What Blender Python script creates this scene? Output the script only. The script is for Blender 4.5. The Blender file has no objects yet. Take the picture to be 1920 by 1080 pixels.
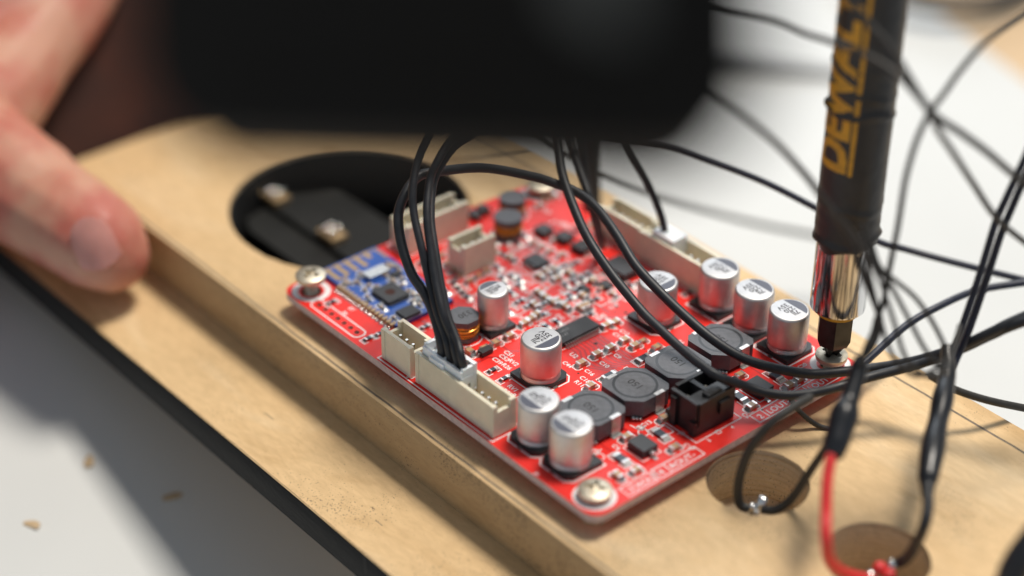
import bpy, bmesh, math, random
from mathutils import Vector, Matrix, noise
random.seed(7)
S = 0.001                       # the whole scene is laid out in millimetres; the board's first screw hole is the origin
sc = bpy.context.scene
COL = sc.collection

# ------------------------------------------------------------------ camera
cd = bpy.data.cameras.new('camera'); cam = bpy.data.objects.new('camera', cd); COL.objects.link(cam)
cam.matrix_world = Matrix(((0.650849,-0.424682,0.629318,0.2866675),(0.759161,0.354906,-0.545634,-0.1937515),(0.008372,0.832879,0.553392,0.2294593),(0,0,0,1)))
cd.sensor_width = 36; cd.lens = 70.331; cd.clip_start = 0.01; cd.clip_end = 50
cd.dof.use_dof = True; cd.dof.focus_distance = 0.387; cd.dof.aperture_fstop = 4.8; cd.dof.aperture_blades = 0
sc.camera = cam
# ------------------------------------------------------------------ world and lamps
w = bpy.data.worlds.new('World'); sc.world = w; w.use_nodes = True
bg = w.node_tree.nodes['Background']; bg.inputs[0].default_value = (0.64, 0.74, 0.86, 1); bg.inputs[1].default_value = 0.35
def area(name, loc, target, size, power, color, sy=None):
    l = bpy.data.lights.new(name, 'AREA'); l.energy = power; l.color = color
    l.shape = 'RECTANGLE'; l.size = size; l.size_y = sy or size
    o = bpy.data.objects.new(name, l); COL.objects.link(o)
    o.location = loc
    o.rotation_euler = (Vector(target) - Vector(loc)).to_track_quat('-Z', 'Y').to_euler()
    return o
area('ceiling_lamp', (0.06, 0.52, 1.35), (0.03, 0.03, 0), 0.34, 21.5, (1.0, 0.93, 0.83))
area('window_light', (-1.25, 1.15, 0.95), (0.03, 0.03, 0), 1.3, 13, (0.86, 0.93, 1.0), 0.9)
# ------------------------------------------------------------------ exposure
vs = sc.view_settings; vs.view_transform = 'Standard'; vs.look = 'None'; vs.exposure = 0.15; vs.gamma = 1.0; vs.use_curve_mapping = False
sc.cycles.max_bounces = 8; sc.cycles.use_denoising = True

# ------------------------------------------------------------------ materials
def mat(name, col, rough=0.5, metal=0.0, var=0.0, scale=300, bump=0.0, bscale=2500, spec=0.5, coat=0.0, sss=0.0):
    m = bpy.data.materials.new(name); m.use_nodes = True
    nt = m.node_tree; b = nt.nodes['Principled BSDF']
    b.inputs['Base Color'].default_value = (*col, 1); b.inputs['Roughness'].default_value = rough
    b.inputs['Metallic'].default_value = metal; b.inputs['Specular IOR Level'].default_value = spec
    b.inputs['Coat Weight'].default_value = coat; b.inputs['Coat Roughness'].default_value = 0.12
    if sss:
        b.inputs['Subsurface Weight'].default_value = sss
        b.inputs['Subsurface Radius'].default_value = (1.0, 0.35, 0.2); b.inputs['Subsurface Scale'].default_value = 0.0025
    tc = nt.nodes.new('ShaderNodeTexCoord')
    if var:
        n = nt.nodes.new('ShaderNodeTexNoise'); n.inputs['Scale'].default_value = scale; n.inputs['Detail'].default_value = 6
        nt.links.new(tc.outputs['Object'], n.inputs['Vector'])
        r = nt.nodes.new('ShaderNodeValToRGB')
        r.color_ramp.elements[0].position = 0.3; r.color_ramp.elements[1].position = 0.72
        r.color_ramp.elements[0].color = (*[c*(1-var) for c in col], 1)
        r.color_ramp.elements[1].color = (*[min(1, c*(1+var)) for c in col], 1)
        nt.links.new(n.outputs['Fac'], r.inputs[0]); nt.links.new(r.outputs[0], b.inputs['Base Color'])
        mr = nt.nodes.new('ShaderNodeMapRange'); mr.inputs['To Min'].default_value = max(0.02, rough*0.8); mr.inputs['To Max'].default_value = min(1, rough*1.25)
        nt.links.new(n.outputs['Fac'], mr.inputs['Value']); nt.links.new(mr.outputs[0], b.inputs['Roughness'])
    if bump:
        n2 = nt.nodes.new('ShaderNodeTexNoise'); n2.inputs['Scale'].default_value = bscale; n2.inputs['Detail'].default_value = 4
        nt.links.new(tc.outputs['Object'], n2.inputs['Vector'])
        bp = nt.nodes.new('ShaderNodeBump'); bp.inputs['Strength'].default_value = bump; bp.inputs['Distance'].default_value = 0.0002
        nt.links.new(n2.outputs['Fac'], bp.inputs['Height']); nt.links.new(bp.outputs[0], b.inputs['Normal'])
    return m
M = {}
M['red'] = mat('red_solder_mask', (0.80, 0.026, 0.018), 0.40, var=0.10, scale=260, bump=0.06, bscale=1800, spec=0.35)
M['redtrace'] = mat('masked_copper', (0.50, 0.010, 0.010), 0.30)
M['lam'] = mat('laminate_edge', (0.60, 0.46, 0.44), 0.6, var=0.2, scale=900)
M['silk'] = mat('white_print', (0.82, 0.80, 0.80), 0.6)
M['shine'] = mat('bright_solder', (0.9, 0.88, 0.84), 0.07, 1.0)
M['tin'] = mat('solder', (0.60, 0.585, 0.56), 0.30, 1.0, var=0.12, scale=1500, bump=0.25, bscale=1400)
M['pad'] = mat('tinned_pad', (0.56, 0.54, 0.52), 0.36, 0.85, var=0.15, scale=1500)
M['gold'] = mat('gold_pad', (0.46, 0.32, 0.17), 0.45, 0.5)
M['ic'] = mat('chip_epoxy', (0.030, 0.031, 0.034), 0.48, var=0.25, scale=1500, bump=0.15, bscale=6000)
M['blk'] = mat('black_nylon', (0.014, 0.013, 0.014), 0.42, var=0.3, scale=900, bump=0.12, bscale=3000)
M['ferr'] = mat('grey_ferrite', (0.088, 0.089, 0.099), 0.44, var=0.22, scale=1100, bump=0.25, bscale=4500)
M['groove'] = mat('black_epoxy_groove', (0.006, 0.006, 0.007), 0.35)
M['markd'] = mat('dark_laser_mark', (0.010, 0.010, 0.011), 0.6)
M['beige'] = mat('beige_nylon', (0.76, 0.69, 0.53), 0.42, var=0.06, scale=500, bump=0.06, bscale=2500, sss=0.12)
M['wnyl'] = mat('white_nylon', (0.93, 0.94, 0.95), 0.38, var=0.04, scale=500, sss=0.15)
M['alu'] = mat('aluminium_can', (0.70, 0.68, 0.665), 0.50, 1.0, var=0.07, scale=700, bump=0.05, bscale=5000)
M['cap'] = mat('aluminium_top', (0.52, 0.52, 0.53), 0.48, 0.6, var=0.06, scale=900)
M['ink'] = mat('dark_ink', (0.05, 0.05, 0.075), 0.35)
M['inkt'] = mat('dark_lettering', (0.035, 0.03, 0.035), 0.5)
M['cu'] = mat('enamelled_copper', (0.88, 0.34, 0.05), 0.25, 0.55, var=0.25, scale=800)
M['blue'] = mat('blue_solder_mask', (0.010, 0.075, 0.36), 0.32, var=0.12, scale=400)
M['tan'] = mat('ceramic_tan', (0.46, 0.29, 0.165), 0.4, var=0.2, scale=700)
M['res'] = mat('resistor_black', (0.022, 0.028, 0.042), 0.3)
M['chrome'] = mat('scuffed_chrome_painted_reflections', (0.78, 0.77, 0.76), 0.10, 1.0, var=0.05, scale=300)
M['steel'] = mat('dark_tool_steel', (0.070, 0.068, 0.064), 0.40, 0.85, var=0.2, scale=500, bump=0.1)
M['screw'] = mat('zinc_screw', (0.60, 0.54, 0.43), 0.48, 0.85, var=0.15, scale=900, bump=0.08)
M['rub'] = mat('black_rubber_sleeve', (0.022, 0.021, 0.021), 0.44, var=0.35, scale=260, bump=0.5, bscale=700)
M['yel'] = mat('yellow_print', (0.68, 0.33, 0.018), 0.5, var=0.18, scale=900)
M['wire'] = mat('black_wire', (0.014, 0.015, 0.019), 0.48, var=0.3, scale=600, bump=0.08, bscale=1500)
M['bwire'] = mat('blue_black_wire', (0.011, 0.014, 0.032), 0.42, var=0.3, scale=600)
M['wire2'] = mat('grey_black_wire', (0.030, 0.027, 0.023), 0.55, var=0.3, scale=600)
M['shrink'] = mat('heat_shrink', (0.012, 0.013, 0.016), 0.30, var=0.3, scale=400, bump=0.15, bscale=900)
M['rwire'] = mat('red_wire', (0.72, 0.035, 0.035), 0.4, var=0.1, scale=500)
M['hole'] = mat('black_cavity', (0.006, 0.006, 0.006), 0.7)
M['mblk'] = mat('matt_black_moulding', (0.011, 0.011, 0.010), 0.6, var=0.2, scale=200, spec=0.3)
M['tool'] = mat('black_tool_housing', (0.0095, 0.0075, 0.0055), 0.75, var=0.2, scale=90, bump=0.1, bscale=600, spec=0.2)
M['toolgrey'] = mat('painted_tool_highlight', (0.075, 0.075, 0.066), 0.5)  # tone of the soft highlight painted on the tool housing
M['cloth'] = mat('dark_maroon_cloth', (0.042, 0.012, 0.007), 0.9, var=0.35, scale=60, bump=0.6, bscale=500)
M['skin'] = mat('skin', (0.64, 0.32, 0.24), 0.52, var=0.16, scale=70, bump=0.35, bscale=420, sss=0.35)
_r = [n for n in M['skin'].node_tree.nodes if n.type == 'VALTORGB'][0].color_ramp
_r.elements[0].color = (0.48, 0.14, 0.10, 1); _r.elements[1].color = (0.57, 0.295, 0.205, 1); _r.elements[0].position = 0.38; _r.elements[1].position = 0.62
M['nail'] = mat('thumbnail', (0.56, 0.26, 0.22), 0.25, var=0.14, scale=160, sss=0.3)
M['table'] = mat('white_table', (0.64, 0.65, 0.64), 0.38, var=0.025, scale=14)
M['tanw'] = mat('pale_timber', (0.60, 0.43, 0.26), 0.6, var=0.12, scale=20)
M['greyp'] = mat('grey_plastic', (0.26, 0.26, 0.26), 0.5)
M['chip'] = mat('wood_shaving', (0.55, 0.40, 0.24), 0.7, var=0.2, scale=500)

def wood(name, base, light, dark, speck, sx=1.0, bump=0.35):
    m = bpy.data.materials.new(name); m.use_nodes = True; nt = m.node_tree; L = nt.links
    b = nt.nodes['Principled BSDF']; b.inputs['Roughness'].default_value = 0.62; b.inputs['Specular IOR Level'].default_value = 0.3
    tc = nt.nodes.new('ShaderNodeTexCoord'); mp = nt.nodes.new('ShaderNodeMapping'); mp.inputs['Scale'].default_value = (0.35*sx, 1, 1)
    L.new(tc.outputs['Object'], mp.inputs[0])
    def noise_(sc_, det, dist, src):
        n = nt.nodes.new('ShaderNodeTexNoise'); n.inputs['Scale'].default_value = sc_; n.inputs['Detail'].default_value = det
        n.inputs['Distortion'].default_value = dist; L.new(src, n.inputs['Vector']); return n
    def ramp(src, stops):
        r = nt.nodes.new('ShaderNodeValToRGB'); e = r.color_ramp.elements
        e[0].position, e[0].color = stops[0][0], (*stops[0][1], 1); e[1].position, e[1].color = stops[-1][0], (*stops[-1][1], 1)
        for p, c in stops[1:-1]: q = e.new(p); q.color = (*c, 1)
        L.new(src, r.inputs[0]); return r
    big = noise_(42, 7, 1.6, mp.outputs[0])
    r1 = ramp(big.outputs['Fac'], [(0.28, dark), (0.44, base), (0.55, base), (0.70, light)])
    fine = noise_(900, 6, 0.4, mp.outputs[0])
    r2 = ramp(fine.outputs['Fac'], [(0.25, (0.84, 0.82, 0.79)), (0.75, (1.08, 1.08, 1.08))])
    mx = nt.nodes.new('ShaderNodeMix'); mx.data_type = 'RGBA'; mx.blend_type = 'MULTIPLY'; mx.inputs[0].default_value = 0.75
    L.new(r1.outputs[0], mx.inputs[6]); L.new(r2.outputs[0], mx.inputs[7])
    sp = noise_(2600, 3, 0.0, tc.outputs['Object']); area_ = noise_(55, 4, 0.5, tc.outputs['Object'])
    add = nt.nodes.new('ShaderNodeMath'); add.operation = 'MULTIPLY_ADD'; add.inputs[1].default_value = 0.55; L.new(area_.outputs['Fac'], add.inputs[0]); L.new(sp.outputs['Fac'], add.inputs[2])
    r3 = ramp(add.outputs[0], [(speck, (0, 0, 0)), (speck+0.05, (1, 1, 1))])
    mx2 = nt.nodes.new('ShaderNodeMix'); mx2.data_type = 'RGBA'; mx2.inputs[7].default_value = (0.10, 0.07, 0.045, 1)
    fac = nt.nodes.new('ShaderNodeMath'); fac.operation = 'MULTIPLY'; fac.inputs[1].default_value = 0.75; L.new(r3.outputs[0], fac.inputs[0])
    L.new(fac.outputs[0], mx2.inputs[0]); L.new(mx.outputs[2], mx2.inputs[6]); L.new(mx2.outputs[2], b.inputs['Base Color'])
    bp = nt.nodes.new('ShaderNodeBump'); bp.inputs['Strength'].default_value = bump; bp.inputs['Distance'].default_value = 0.0002
    L.new(fine.outputs['Fac'], bp.inputs['Height']); L.new(bp.outputs[0], b.inputs['Normal'])
    return m
M['wood'] = wood('sanded_board', (0.68, 0.475, 0.255), (0.75, 0.56, 0.335), (0.54, 0.35, 0.165), 0.95)
M['mdf'] = wood('cut_board_edge', (0.53, 0.365, 0.195), (0.60, 0.43, 0.25), (0.42, 0.27, 0.13), 0.90, bump=0.6)
M['burnt'] = wood('drilled_wall', (0.72, 0.57, 0.38), (0.78, 0.64, 0.46), (0.60, 0.44, 0.27), 0.93, bump=0.6)
M['bpaint'] = wood('black_textured_paint', (0.012, 0.012, 0.012), (0.030, 0.029, 0.027), (0.006, 0.006, 0.006), 2.0, bump=1.0)
M['pencil'] = mat('pencil_line', (0.20, 0.155, 0.11), 0.8, var=0.35, scale=400)

# brushed bump on the chrome sleeve, with dark reflection streaks painted into its colour
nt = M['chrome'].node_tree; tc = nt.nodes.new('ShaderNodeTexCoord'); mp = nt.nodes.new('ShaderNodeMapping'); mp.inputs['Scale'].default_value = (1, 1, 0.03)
n = nt.nodes.new('ShaderNodeTexNoise'); n.inputs['Scale'].default_value = 2600; n.inputs['Detail'].default_value = 3
bp = nt.nodes.new('ShaderNodeBump'); bp.inputs['Strength'].default_value = 0.35; bp.inputs['Distance'].default_value = 0.0001
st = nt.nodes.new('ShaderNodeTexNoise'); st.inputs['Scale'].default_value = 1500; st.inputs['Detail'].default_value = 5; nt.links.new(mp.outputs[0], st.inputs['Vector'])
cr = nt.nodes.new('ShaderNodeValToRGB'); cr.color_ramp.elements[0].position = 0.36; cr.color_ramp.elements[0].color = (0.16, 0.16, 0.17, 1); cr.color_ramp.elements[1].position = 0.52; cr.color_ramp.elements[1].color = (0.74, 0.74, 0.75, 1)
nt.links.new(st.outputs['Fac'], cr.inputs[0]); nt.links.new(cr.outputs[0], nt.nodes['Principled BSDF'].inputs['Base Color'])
nt.links.new(tc.outputs['Object'], mp.inputs[0]); nt.links.new(mp.outputs[0], n.inputs['Vector']); nt.links.new(n.outputs['Fac'], bp.inputs['Height']); nt.links.new(bp.outputs[0], nt.nodes['Principled BSDF'].inputs['Normal'])

# ------------------------------------------------------------------ mesh helpers (millimetres in, metres out)
def finish(name, bm, mats, parent=None, bevel=0.0, seg=1, smooth=True, angle=40):
    if not isinstance(mats, (list, tuple)): mats = [mats]
    if bevel:
        ed = [e for e in bm.edges if len(e.link_faces) == 2 and e.calc_face_angle(0) > 0.5]
        bmesh.ops.bevel(bm, geom=ed, offset=bevel, segments=seg, profile=0.5, affect='EDGES', clamp_overlap=True)
    bmesh.ops.recalc_face_normals(bm, faces=bm.faces)
    bm.transform(Matrix.Scale(S, 4))
    me = bpy.data.meshes.new(name); bm.to_mesh(me); bm.free()
    for m in mats: me.materials.append(M[m])
    if smooth:
        me.polygons.foreach_set('use_smooth', [True]*len(me.polygons)); me.set_sharp_from_angle(angle=math.radians(angle))
    o = bpy.data.objects.new(name, me); COL.objects.link(o)
    if parent is not None: o.parent = parent
    return o
def inst(src, name, loc, rot=0.0, parent=None):
    o = src.copy(); o.name = name; COL.objects.link(o); o.parent = parent
    o.location = Vector(loc)*S; o.rotation_euler = (0, 0, math.radians(rot)); return o
def empty(name, loc=(0, 0, 0), parent=None):
    o = bpy.data.objects.new(name, None); COL.objects.link(o); o.location = Vector(loc)*S; o.empty_display_size = 0.005; o.parent = parent; return o
def tag(o, label, cat, group=None, kind=None):
    o['label'] = label; o['category'] = cat
    if group: o['group'] = group
    if kind: o['kind'] = kind
    return o
def box(bm, x0, x1, y0, y1, z0, z1, mi=0):
    v = [bm.verts.new((x, y, z)) for z in (z0, z1) for y in (y0, y1) for x in (x0, x1)]
    for f in ((0, 2, 3, 1), (4, 5, 7, 6), (0, 1, 5, 4), (2, 6, 7, 3), (0, 4, 6, 2), (1, 3, 7, 5)):
        bm.faces.new([v[i] for i in f]).material_index = mi
    return v
def prism(bm, pts, z0, z1, mi=0, mside=None):
    a = [bm.verts.new((x, y, z0)) for x, y in pts]; b = [bm.verts.new((x, y, z1)) for x, y in pts]; n = len(pts)
    bm.faces.new(a[::-1]).material_index = mi; bm.faces.new(b).material_index = mi
    for i in range(n):
        bm.faces.new((a[i], a[(i+1) % n], b[(i+1) % n], b[i])).material_index = mi if mside is None else mside
def lathe(bm, prof, seg=40, cx=0, cy=0, mi=0, mids=None):
    rings = []
    for r, z in prof:
        if r < 1e-6: rings.append([bm.verts.new((cx, cy, z))])
        else: rings.append([bm.verts.new((cx+r*math.cos(2*math.pi*i/seg), cy+r*math.sin(2*math.pi*i/seg), z)) for i in range(seg)])
    for k in range(len(rings)-1):
        A, B = rings[k], rings[k+1]; m = mids[k] if mids else mi
        for i in range(seg):
            j = (i+1) % seg
            vs_ = [A[i % len(A)], A[j % len(A)], B[j % len(B)], B[i % len(B)]]
            u = []
            for q in vs_:
                if q not in u: u.append(q)
            if len(u) > 2: bm.faces.new(u).material_index = m
    return rings
def rrect(x0, x1, y0, y1, r, n=6):
    pts = []
    for cx, cy, a in ((x1-r, y0+r, -90), (x1-r, y1-r, 0), (x0+r, y1-r, 90), (x0+r, y0+r, 180)):
        for i in range(n+1):
            t = math.radians(a+90*i/n); pts.append((cx+r*math.cos(t), cy+r*math.sin(t)))
    return pts
def circ(cx, cy, r, n=48): return [(cx+r*math.cos(2*math.pi*i/n), cy+r*math.sin(2*math.pi*i/n)) for i in range(n)]
def plate(name, outer, holes, z0, z1, mats, parent=None, bev=0.0):
    """flat sheet with holes: outline and hole loops triangulated, extruded from z0 to z1; slot 0 faces, slot 1 outer walls, slot 2 hole walls"""
    bm = bmesh.new(); loops = []
    for L_ in [outer]+holes:
        vs_ = [bm.verts.new((x, y, z1)) for x, y in L_]
        es = [bm.edges.new((vs_[i], vs_[(i+1) % len(vs_)])) for i in range(len(vs_))]
        loops.append((vs_, es))
    bmesh.ops.triangle_fill(bm, use_beauty=True, use_dissolve=False, edges=[e for l in loops for e in l[1]])
    top = list(bm.faces); low = {}
    for vs_, es in loops:
        for v in vs_: low[v] = bm.verts.new((v.co.x, v.co.y, z0))
    for f in top: bm.faces.new([low[v] for v in reversed(f.verts)])
    for k, (vs_, es) in enumerate(loops):
        for i in range(len(vs_)):
            j = (i+1) % len(vs_); bm.faces.new((vs_[i], vs_[j], low[vs_[j]], low[vs_[i]])).material_index = 1 if k == 0 else 2
    return finish(name, bm, mats, parent, bevel=bev, seg=2 if bev else 1)
def spline(pts, n=10):
    P = [Vector(p) for p in pts]; P = [2*P[0]-P[1]]+P+[2*P[-1]-P[-2]]; out = []
    for i in range(1, len(P)-2):
        a, b, c, d = P[i-1:i+3]
        for k in range(n):
            t = k/n; out.append(0.5*((2*b)+(c-a)*t+(2*a-5*b+4*c-d)*t*t+(3*b-a-3*c+d)*t**3))
    out.append(P[-2]); return out
def sweep(bm, path, radius, seg=12, mi=0, cap=True, flat=1.0):
    rad = radius if callable(radius) else (lambda t: radius)
    n = len(path); tang = [(path[min(i+1, n-1)]-path[max(i-1, 0)]).normalized() for i in range(n)]
    up = Vector((0, 0, 1)) if abs(tang[0].z) < 0.9 else Vector((1, 0, 0)); nrm = (up-tang[0]*up.dot(tang[0])).normalized(); rings = []
    for i in range(n):
        nrm = (nrm-tang[i]*nrm.dot(tang[i])).normalized(); bi = tang[i].cross(nrm); r = rad(i/(n-1))
        rings.append([bm.verts.new(path[i]+(nrm*math.cos(2*math.pi*k/seg)+bi*math.sin(2*math.pi*k/seg)*flat)*r) for k in range(seg)])
    for a, b in zip(rings, rings[1:]):
        for k in range(seg): bm.faces.new((a[k], a[(k+1) % seg], b[(k+1) % seg], b[k])).material_index = mi
    if cap: bm.faces.new(rings[0][::-1]).material_index = mi; bm.faces.new(rings[-1]).material_index = mi
def text_bm(bm, body, loc, rot, size, mi=0, bold=0.0, align='LEFT', xs=1.0):
    cu = bpy.data.curves.new('t', 'FONT'); cu.body = body; cu.size = size; cu.align_x = align; cu.offset = bold; cu.resolution_u = 3
    o = bpy.data.objects.new('t', cu); COL.objects.link(o)
    dg = bpy.context.evaluated_depsgraph_get(); me = bpy.data.meshes.new_from_object(o.evaluated_get(dg))
    mx = Matrix.Translation(Vector(loc)) @ Matrix.Rotation(math.radians(rot), 4, 'Z') @ Matrix.Diagonal((xs, 1, 1, 1))
    me.transform(mx); k = len(bm.faces); bm.from_mesh(me); bm.faces.ensure_lookup_table()
    for f in bm.faces[k:]: f.material_index = mi
    bpy.data.objects.remove(o); bpy.data.meshes.remove(me); bpy.data.curves.remove(cu)
def strip(bm, pts, w_, z, closed=False, mi=0):
    """flat line of width w_ on the plane z"""
    P = [Vector(p) for p in pts]; n = len(P); L_, R_ = [], []
    for i in range(n):
        a = P[(i-1) % n] if (closed or i) else P[i]; b = P[(i+1) % n] if (closed or i < n-1) else P[i]
        d1 = (P[i]-a); d2 = (b-P[i]); d1 = d1.normalized() if d1.length else d2.normalized(); d2 = d2.normalized() if d2.length else d1
        t = (d1+d2).normalized(); nn = Vector((-t.y, t.x)); k = w_/2/max(0.5, math.sqrt(max(0.01, (1+d1.dot(d2))/2)))
        L_.append(bm.verts.new((*(P[i]+nn*k), z))); R_.append(bm.verts.new((*(P[i]-nn*k), z)))
    for i in range(n if closed else n-1):
        j = (i+1) % n; bm.faces.new((L_[i], R_[i], R_[j], L_[j])).material_index = mi
def rect(x0, x1, y0, y1): return [(x0, y0), (x1, y0), (x1, y1), (x0, y1)]

WZ, LZ, BZ = -5.0, -17.0, -24.6      # wood top, ledge top, underside
# ================================================================== setting: the white table
TK = 0.19
def table_z(x): return -33.2 - TK*(x+80)
bm = bmesh.new()
g = [-2600, -600, -200, 0, 200, 600, 2600]
vv = [[bm.verts.new((x, y, table_z(x))) for x in g] for y in g]
for i in range(6):
    for j in range(6): bm.faces.new((vv[i][j], vv[i][j+1], vv[i+1][j+1], vv[i+1][j]))
o = finish('table_top', bm, 'table'); o['kind'] = 'structure'; o['label'] = 'white smooth table top under everything'

# ================================================================== wooden panel
panel = tag(empty('wooden_panel', (0, 0, BZ)), 'tan wooden panel with stepped black painted edge, under the red circuit board', 'panel')
def under_panel(o): o.parent = panel; o.location = Vector((0, 0, -BZ))*S; return o
holes = [circ(-29.0, 31.2, 27.2, 96), circ(98.5, 30.1, 9.6, 56), circ(126.6, 30.9, 9.6, 56)]
under_panel(plate('raised_face', rrect(-83.6, 190, -8.7, 80.8, 4, 5), holes, LZ, WZ, ['wood', 'mdf', 'burnt'], bev=0.35))
under_panel(plate('ledge', rrect(-105, 197, -29.8, 80.1, 4, 5), [circ(-29.0, 31.2, 27.0, 64)], BZ+0.3, LZ-0.02, ['wood', 'bpaint', 'hole']))
# black paint on the outer side, with a ragged upper line
bm = bmesh.new(); N = 420; up_, lo_ = [], []
for i in range(N+1):
    x = -105+302*i/N
    j = 0.35*noise.noise(Vector((x*0.22, 3.1, 0)))+0.28*noise.noise(Vector((x*0.9, 7.7, 0)))
    up_.append((bm.verts.new((x, -29.55+0.35*j, LZ+0.04)), bm.verts.new((x, -29.96-0.1*j, LZ-0.25)), bm.verts.new((x, -30.0, BZ+1.3+0.5*j)), bm.verts.new((x, -29.4, BZ-0.2+0.6*j))))
for a, b in zip(up_, up_[1:]):
    for k in range(3): bm.faces.new((a[k], b[k], b[k+1], a[k+1]))
under_panel(finish('painted_edge', bm, 'bpaint', angle=60))
# pencil lines drawn along the long sides
bm = bmesh.new()
for y, x0, x1, w_ in ((75.1, -83, 188, 0.55), (-7.7, -83, 189, 0.5)):
    strip(bm, [(x0+(x1-x0)*i/90, y+0.18*noise.noise(Vector((i*0.7, y, 0)))) for i in range(91)], w_, WZ+0.012)
under_panel(finish('pencil_line', bm, 'pencil', smooth=False))
# bottoms of the two drilled pockets, with cutter rings on the walls
for cx, cy in ((98.5, 30.1), (126.6, 30.9)):
    bm = bmesh.new()
    prof = [(0, LZ+0.5), (9.0, LZ+0.5)]
    for k in range(9): prof += [(9.62, LZ+0.9+k*1.2), (9.40, LZ+1.5+k*1.2)]
    lathe(bm, prof, 56, cx, cy)
    under_panel(finish('drilled_pocket', bm, 'burnt'))
# small nicks on the ledge
for x, y, l in ((10, -19.2, 1.2), (51, -22.4, 0.8)):
    bm = bmesh.new(); strip(bm, [(x-l, y), (x, y+0.15), (x+l*1.6, y+0.1)], 0.16, LZ+0.01); under_panel(finish('scratch', bm, 'pencil', smooth=False))

# ================================================================== black driver seen through the large round hole
drv = tag(empty('speaker_driver', (-30, 32, table_z(-30))), 'black loudspeaker frame inside the large round hole of the panel', 'speaker')
def under(o, p): o.parent = p; o.location = -Vector(p.location); return o
bm = bmesh.new(); lathe(bm, [(0, -42.4), (17, -42.4), (19, -34), (26.0, -25.5), (26.8, BZ+0.2), (26.95, WZ-0.9), (26.7, WZ-0.9), (26.4, -24.4), (0, -24.4)], 72, -29.0, 31.2); under(finish('basket', bm, 'hole'), drv)
bm = bmesh.new(); prism(bm, [(-51, 17.5), (-46, 15.2), (-5, 15.2), (-3, 31), (-6, 42), (-49, 42), (-54, 31)], -24, -13.5); under(finish('frame_plate', bm, 'mblk', bevel=1.2, seg=2), drv)
bm = bmesh.new(); prism(bm, [(-53, 24), (-10, 24), (-10, 31), (-53, 31)], -13.55, -12.0); under(finish('terminal_strip', bm, 'mblk', bevel=0.8, seg=2), drv)
for u in ((-51.88,26.43,-9.00), (-29.92,26.71,-9.00)):
    bm = bmesh.new(); x, y, z = u
    box(bm, x-2.9, x+3.3, y-2.2, y+2.0, -12.0, -10.6)
    t = finish('terminal', bm, 'gold', bevel=0.2); under(t, drv)
    for k in range(5):
        a = k*1.35; bm = bmesh.new(); bmesh.ops.create_icosphere(bm, subdivisions=2, radius=0.8, matrix=Matrix.Translation((x+1.9*math.cos(a)*(0.6+0.1*k), y+1.6*math.sin(a), -9.9)))
        s_ = finish('solder_bead', bm, 'shine'); s_.parent = t

# ================================================================== the red circuit board
pcb = tag(empty('circuit_board', (0, 0, 0)), 'red printed circuit board crowded with electronic parts', 'circuit board')
HX, HY = 86.4, 62.9
hl = [circ(0, 0, 2.1, 24), circ(HX, 0, 2.1, 24), circ(HX, HY, 2.1, 24), circ(0, HY, 2.1, 24)]
hl += [circ(5.2+2.13*i, -1.8, 0.55, 12) for i in range(7)]
BX0, BX1, BY0, BY1 = -4.6, 91.3, -4.5, 67.3
bb = plate('laminate', rrect(BX0, BX1, BY0, BY1, 3.0, 6), hl, -1.6, 0, ['red', 'lam', 'pad'], pcb, bev=0.0)

silk = bmesh.new(); ZS = 0.014
trace = bmesh.new(); ZT = 0.007
def ring(cx, cy, r0, r1, bm_=silk, n=40, z=ZS, mi=0):
    a = [bm_.verts.new((x, y, z)) for x, y in circ(cx, cy, r0, n)]; b = [bm_.verts.new((x, y, z)) for x, y in circ(cx, cy, r1, n)]
    for i in range(n): bm_.faces.new((a[i], a[(i+1) % n], b[(i+1) % n], b[i])).material_index = mi
for cx, cy in ((0, 0), (HX, 0), (HX, HY), (0, HY)): ring(cx, cy, 2.75, 4.05)
strip(silk, rrect(3.6, 19.6, -3.3, -0.3, 1.2, 4), 0.3, ZS, True)

# --- parts built once, then copied
def base_cap(d, h):
    """V-chip electrolytic: black plinth, aluminium can, printed top. Returns (plinth, can, print) prototypes"""
    r = d/2; b = r+0.18; c = 1.25 if d > 7 else 0.9
    bm = bmesh.new(); prism(bm, [(-b, -b+c), (-b+c, -b), (b, -b), (b, b), (-b+c, b), (-b, b-c)], 0.05, 0.95)
    for s_ in (-1, 1): box(bm, s_*b-0.55, s_*b+0.75*s_+0.0 if s_ > 0 else s_*b+0.55, -0.5, 0.5, 0.03, 0.22, 1)
    p = finish('capacitor', bm, ['blk', 'tin'], bevel=0.1)
    bm = bmesh.new()
    lathe(bm, [(r-0.55, 0.5), (r-0.12, 0.75), (r-0.02, 1.0), (r-0.10, 1.45), (r-0.34, 1.75), (r-0.34, 1.95), (r-0.06, 2.25), (r, 2.55), (r, h-0.62), (r-0.07, h-0.28), (r-0.28, h-0.06), (r-0.5, h), (0, h)], 56, mids=[0]*11+[1])
    cn = finish('can', bm, ['alu', 'cap'], angle=50)
    bm = bmesh.new(); z = h+0.012; rr = r-0.55; xc = -rr*0.42; a0 = math.acos(xc/rr); n = 18
    bm.faces.new([bm.verts.new((rr*math.cos(a0+(2*math.pi-2*a0)*i/n), rr*math.sin(a0+(2*math.pi-2*a0)*i/n), z)) for i in range(n+1)])
    k = d/8.0
    text_bm(bm, '7JJ', (xc+0.55*k, 0.95*k, z), 0, 1.7*k, 1, 0.045); text_bm(bm, '220', (xc+0.35*k, -0.55*k, z), 0, 1.7*k, 1, 0.045); text_bm(bm, '35V', (xc+0.5*k, -2.05*k, z), 0, 1.7*k, 1, 0.045)
    pr = finish('printed_mark', bm, ['ink', 'inkt'], smooth=False)
    return p, cn, pr
protos = []
def keep(*os): protos.extend(os); return os
C8 = keep(*base_cap(8.0, 9.4)); C6 = keep(*base_cap(6.3, 9.2))
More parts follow.
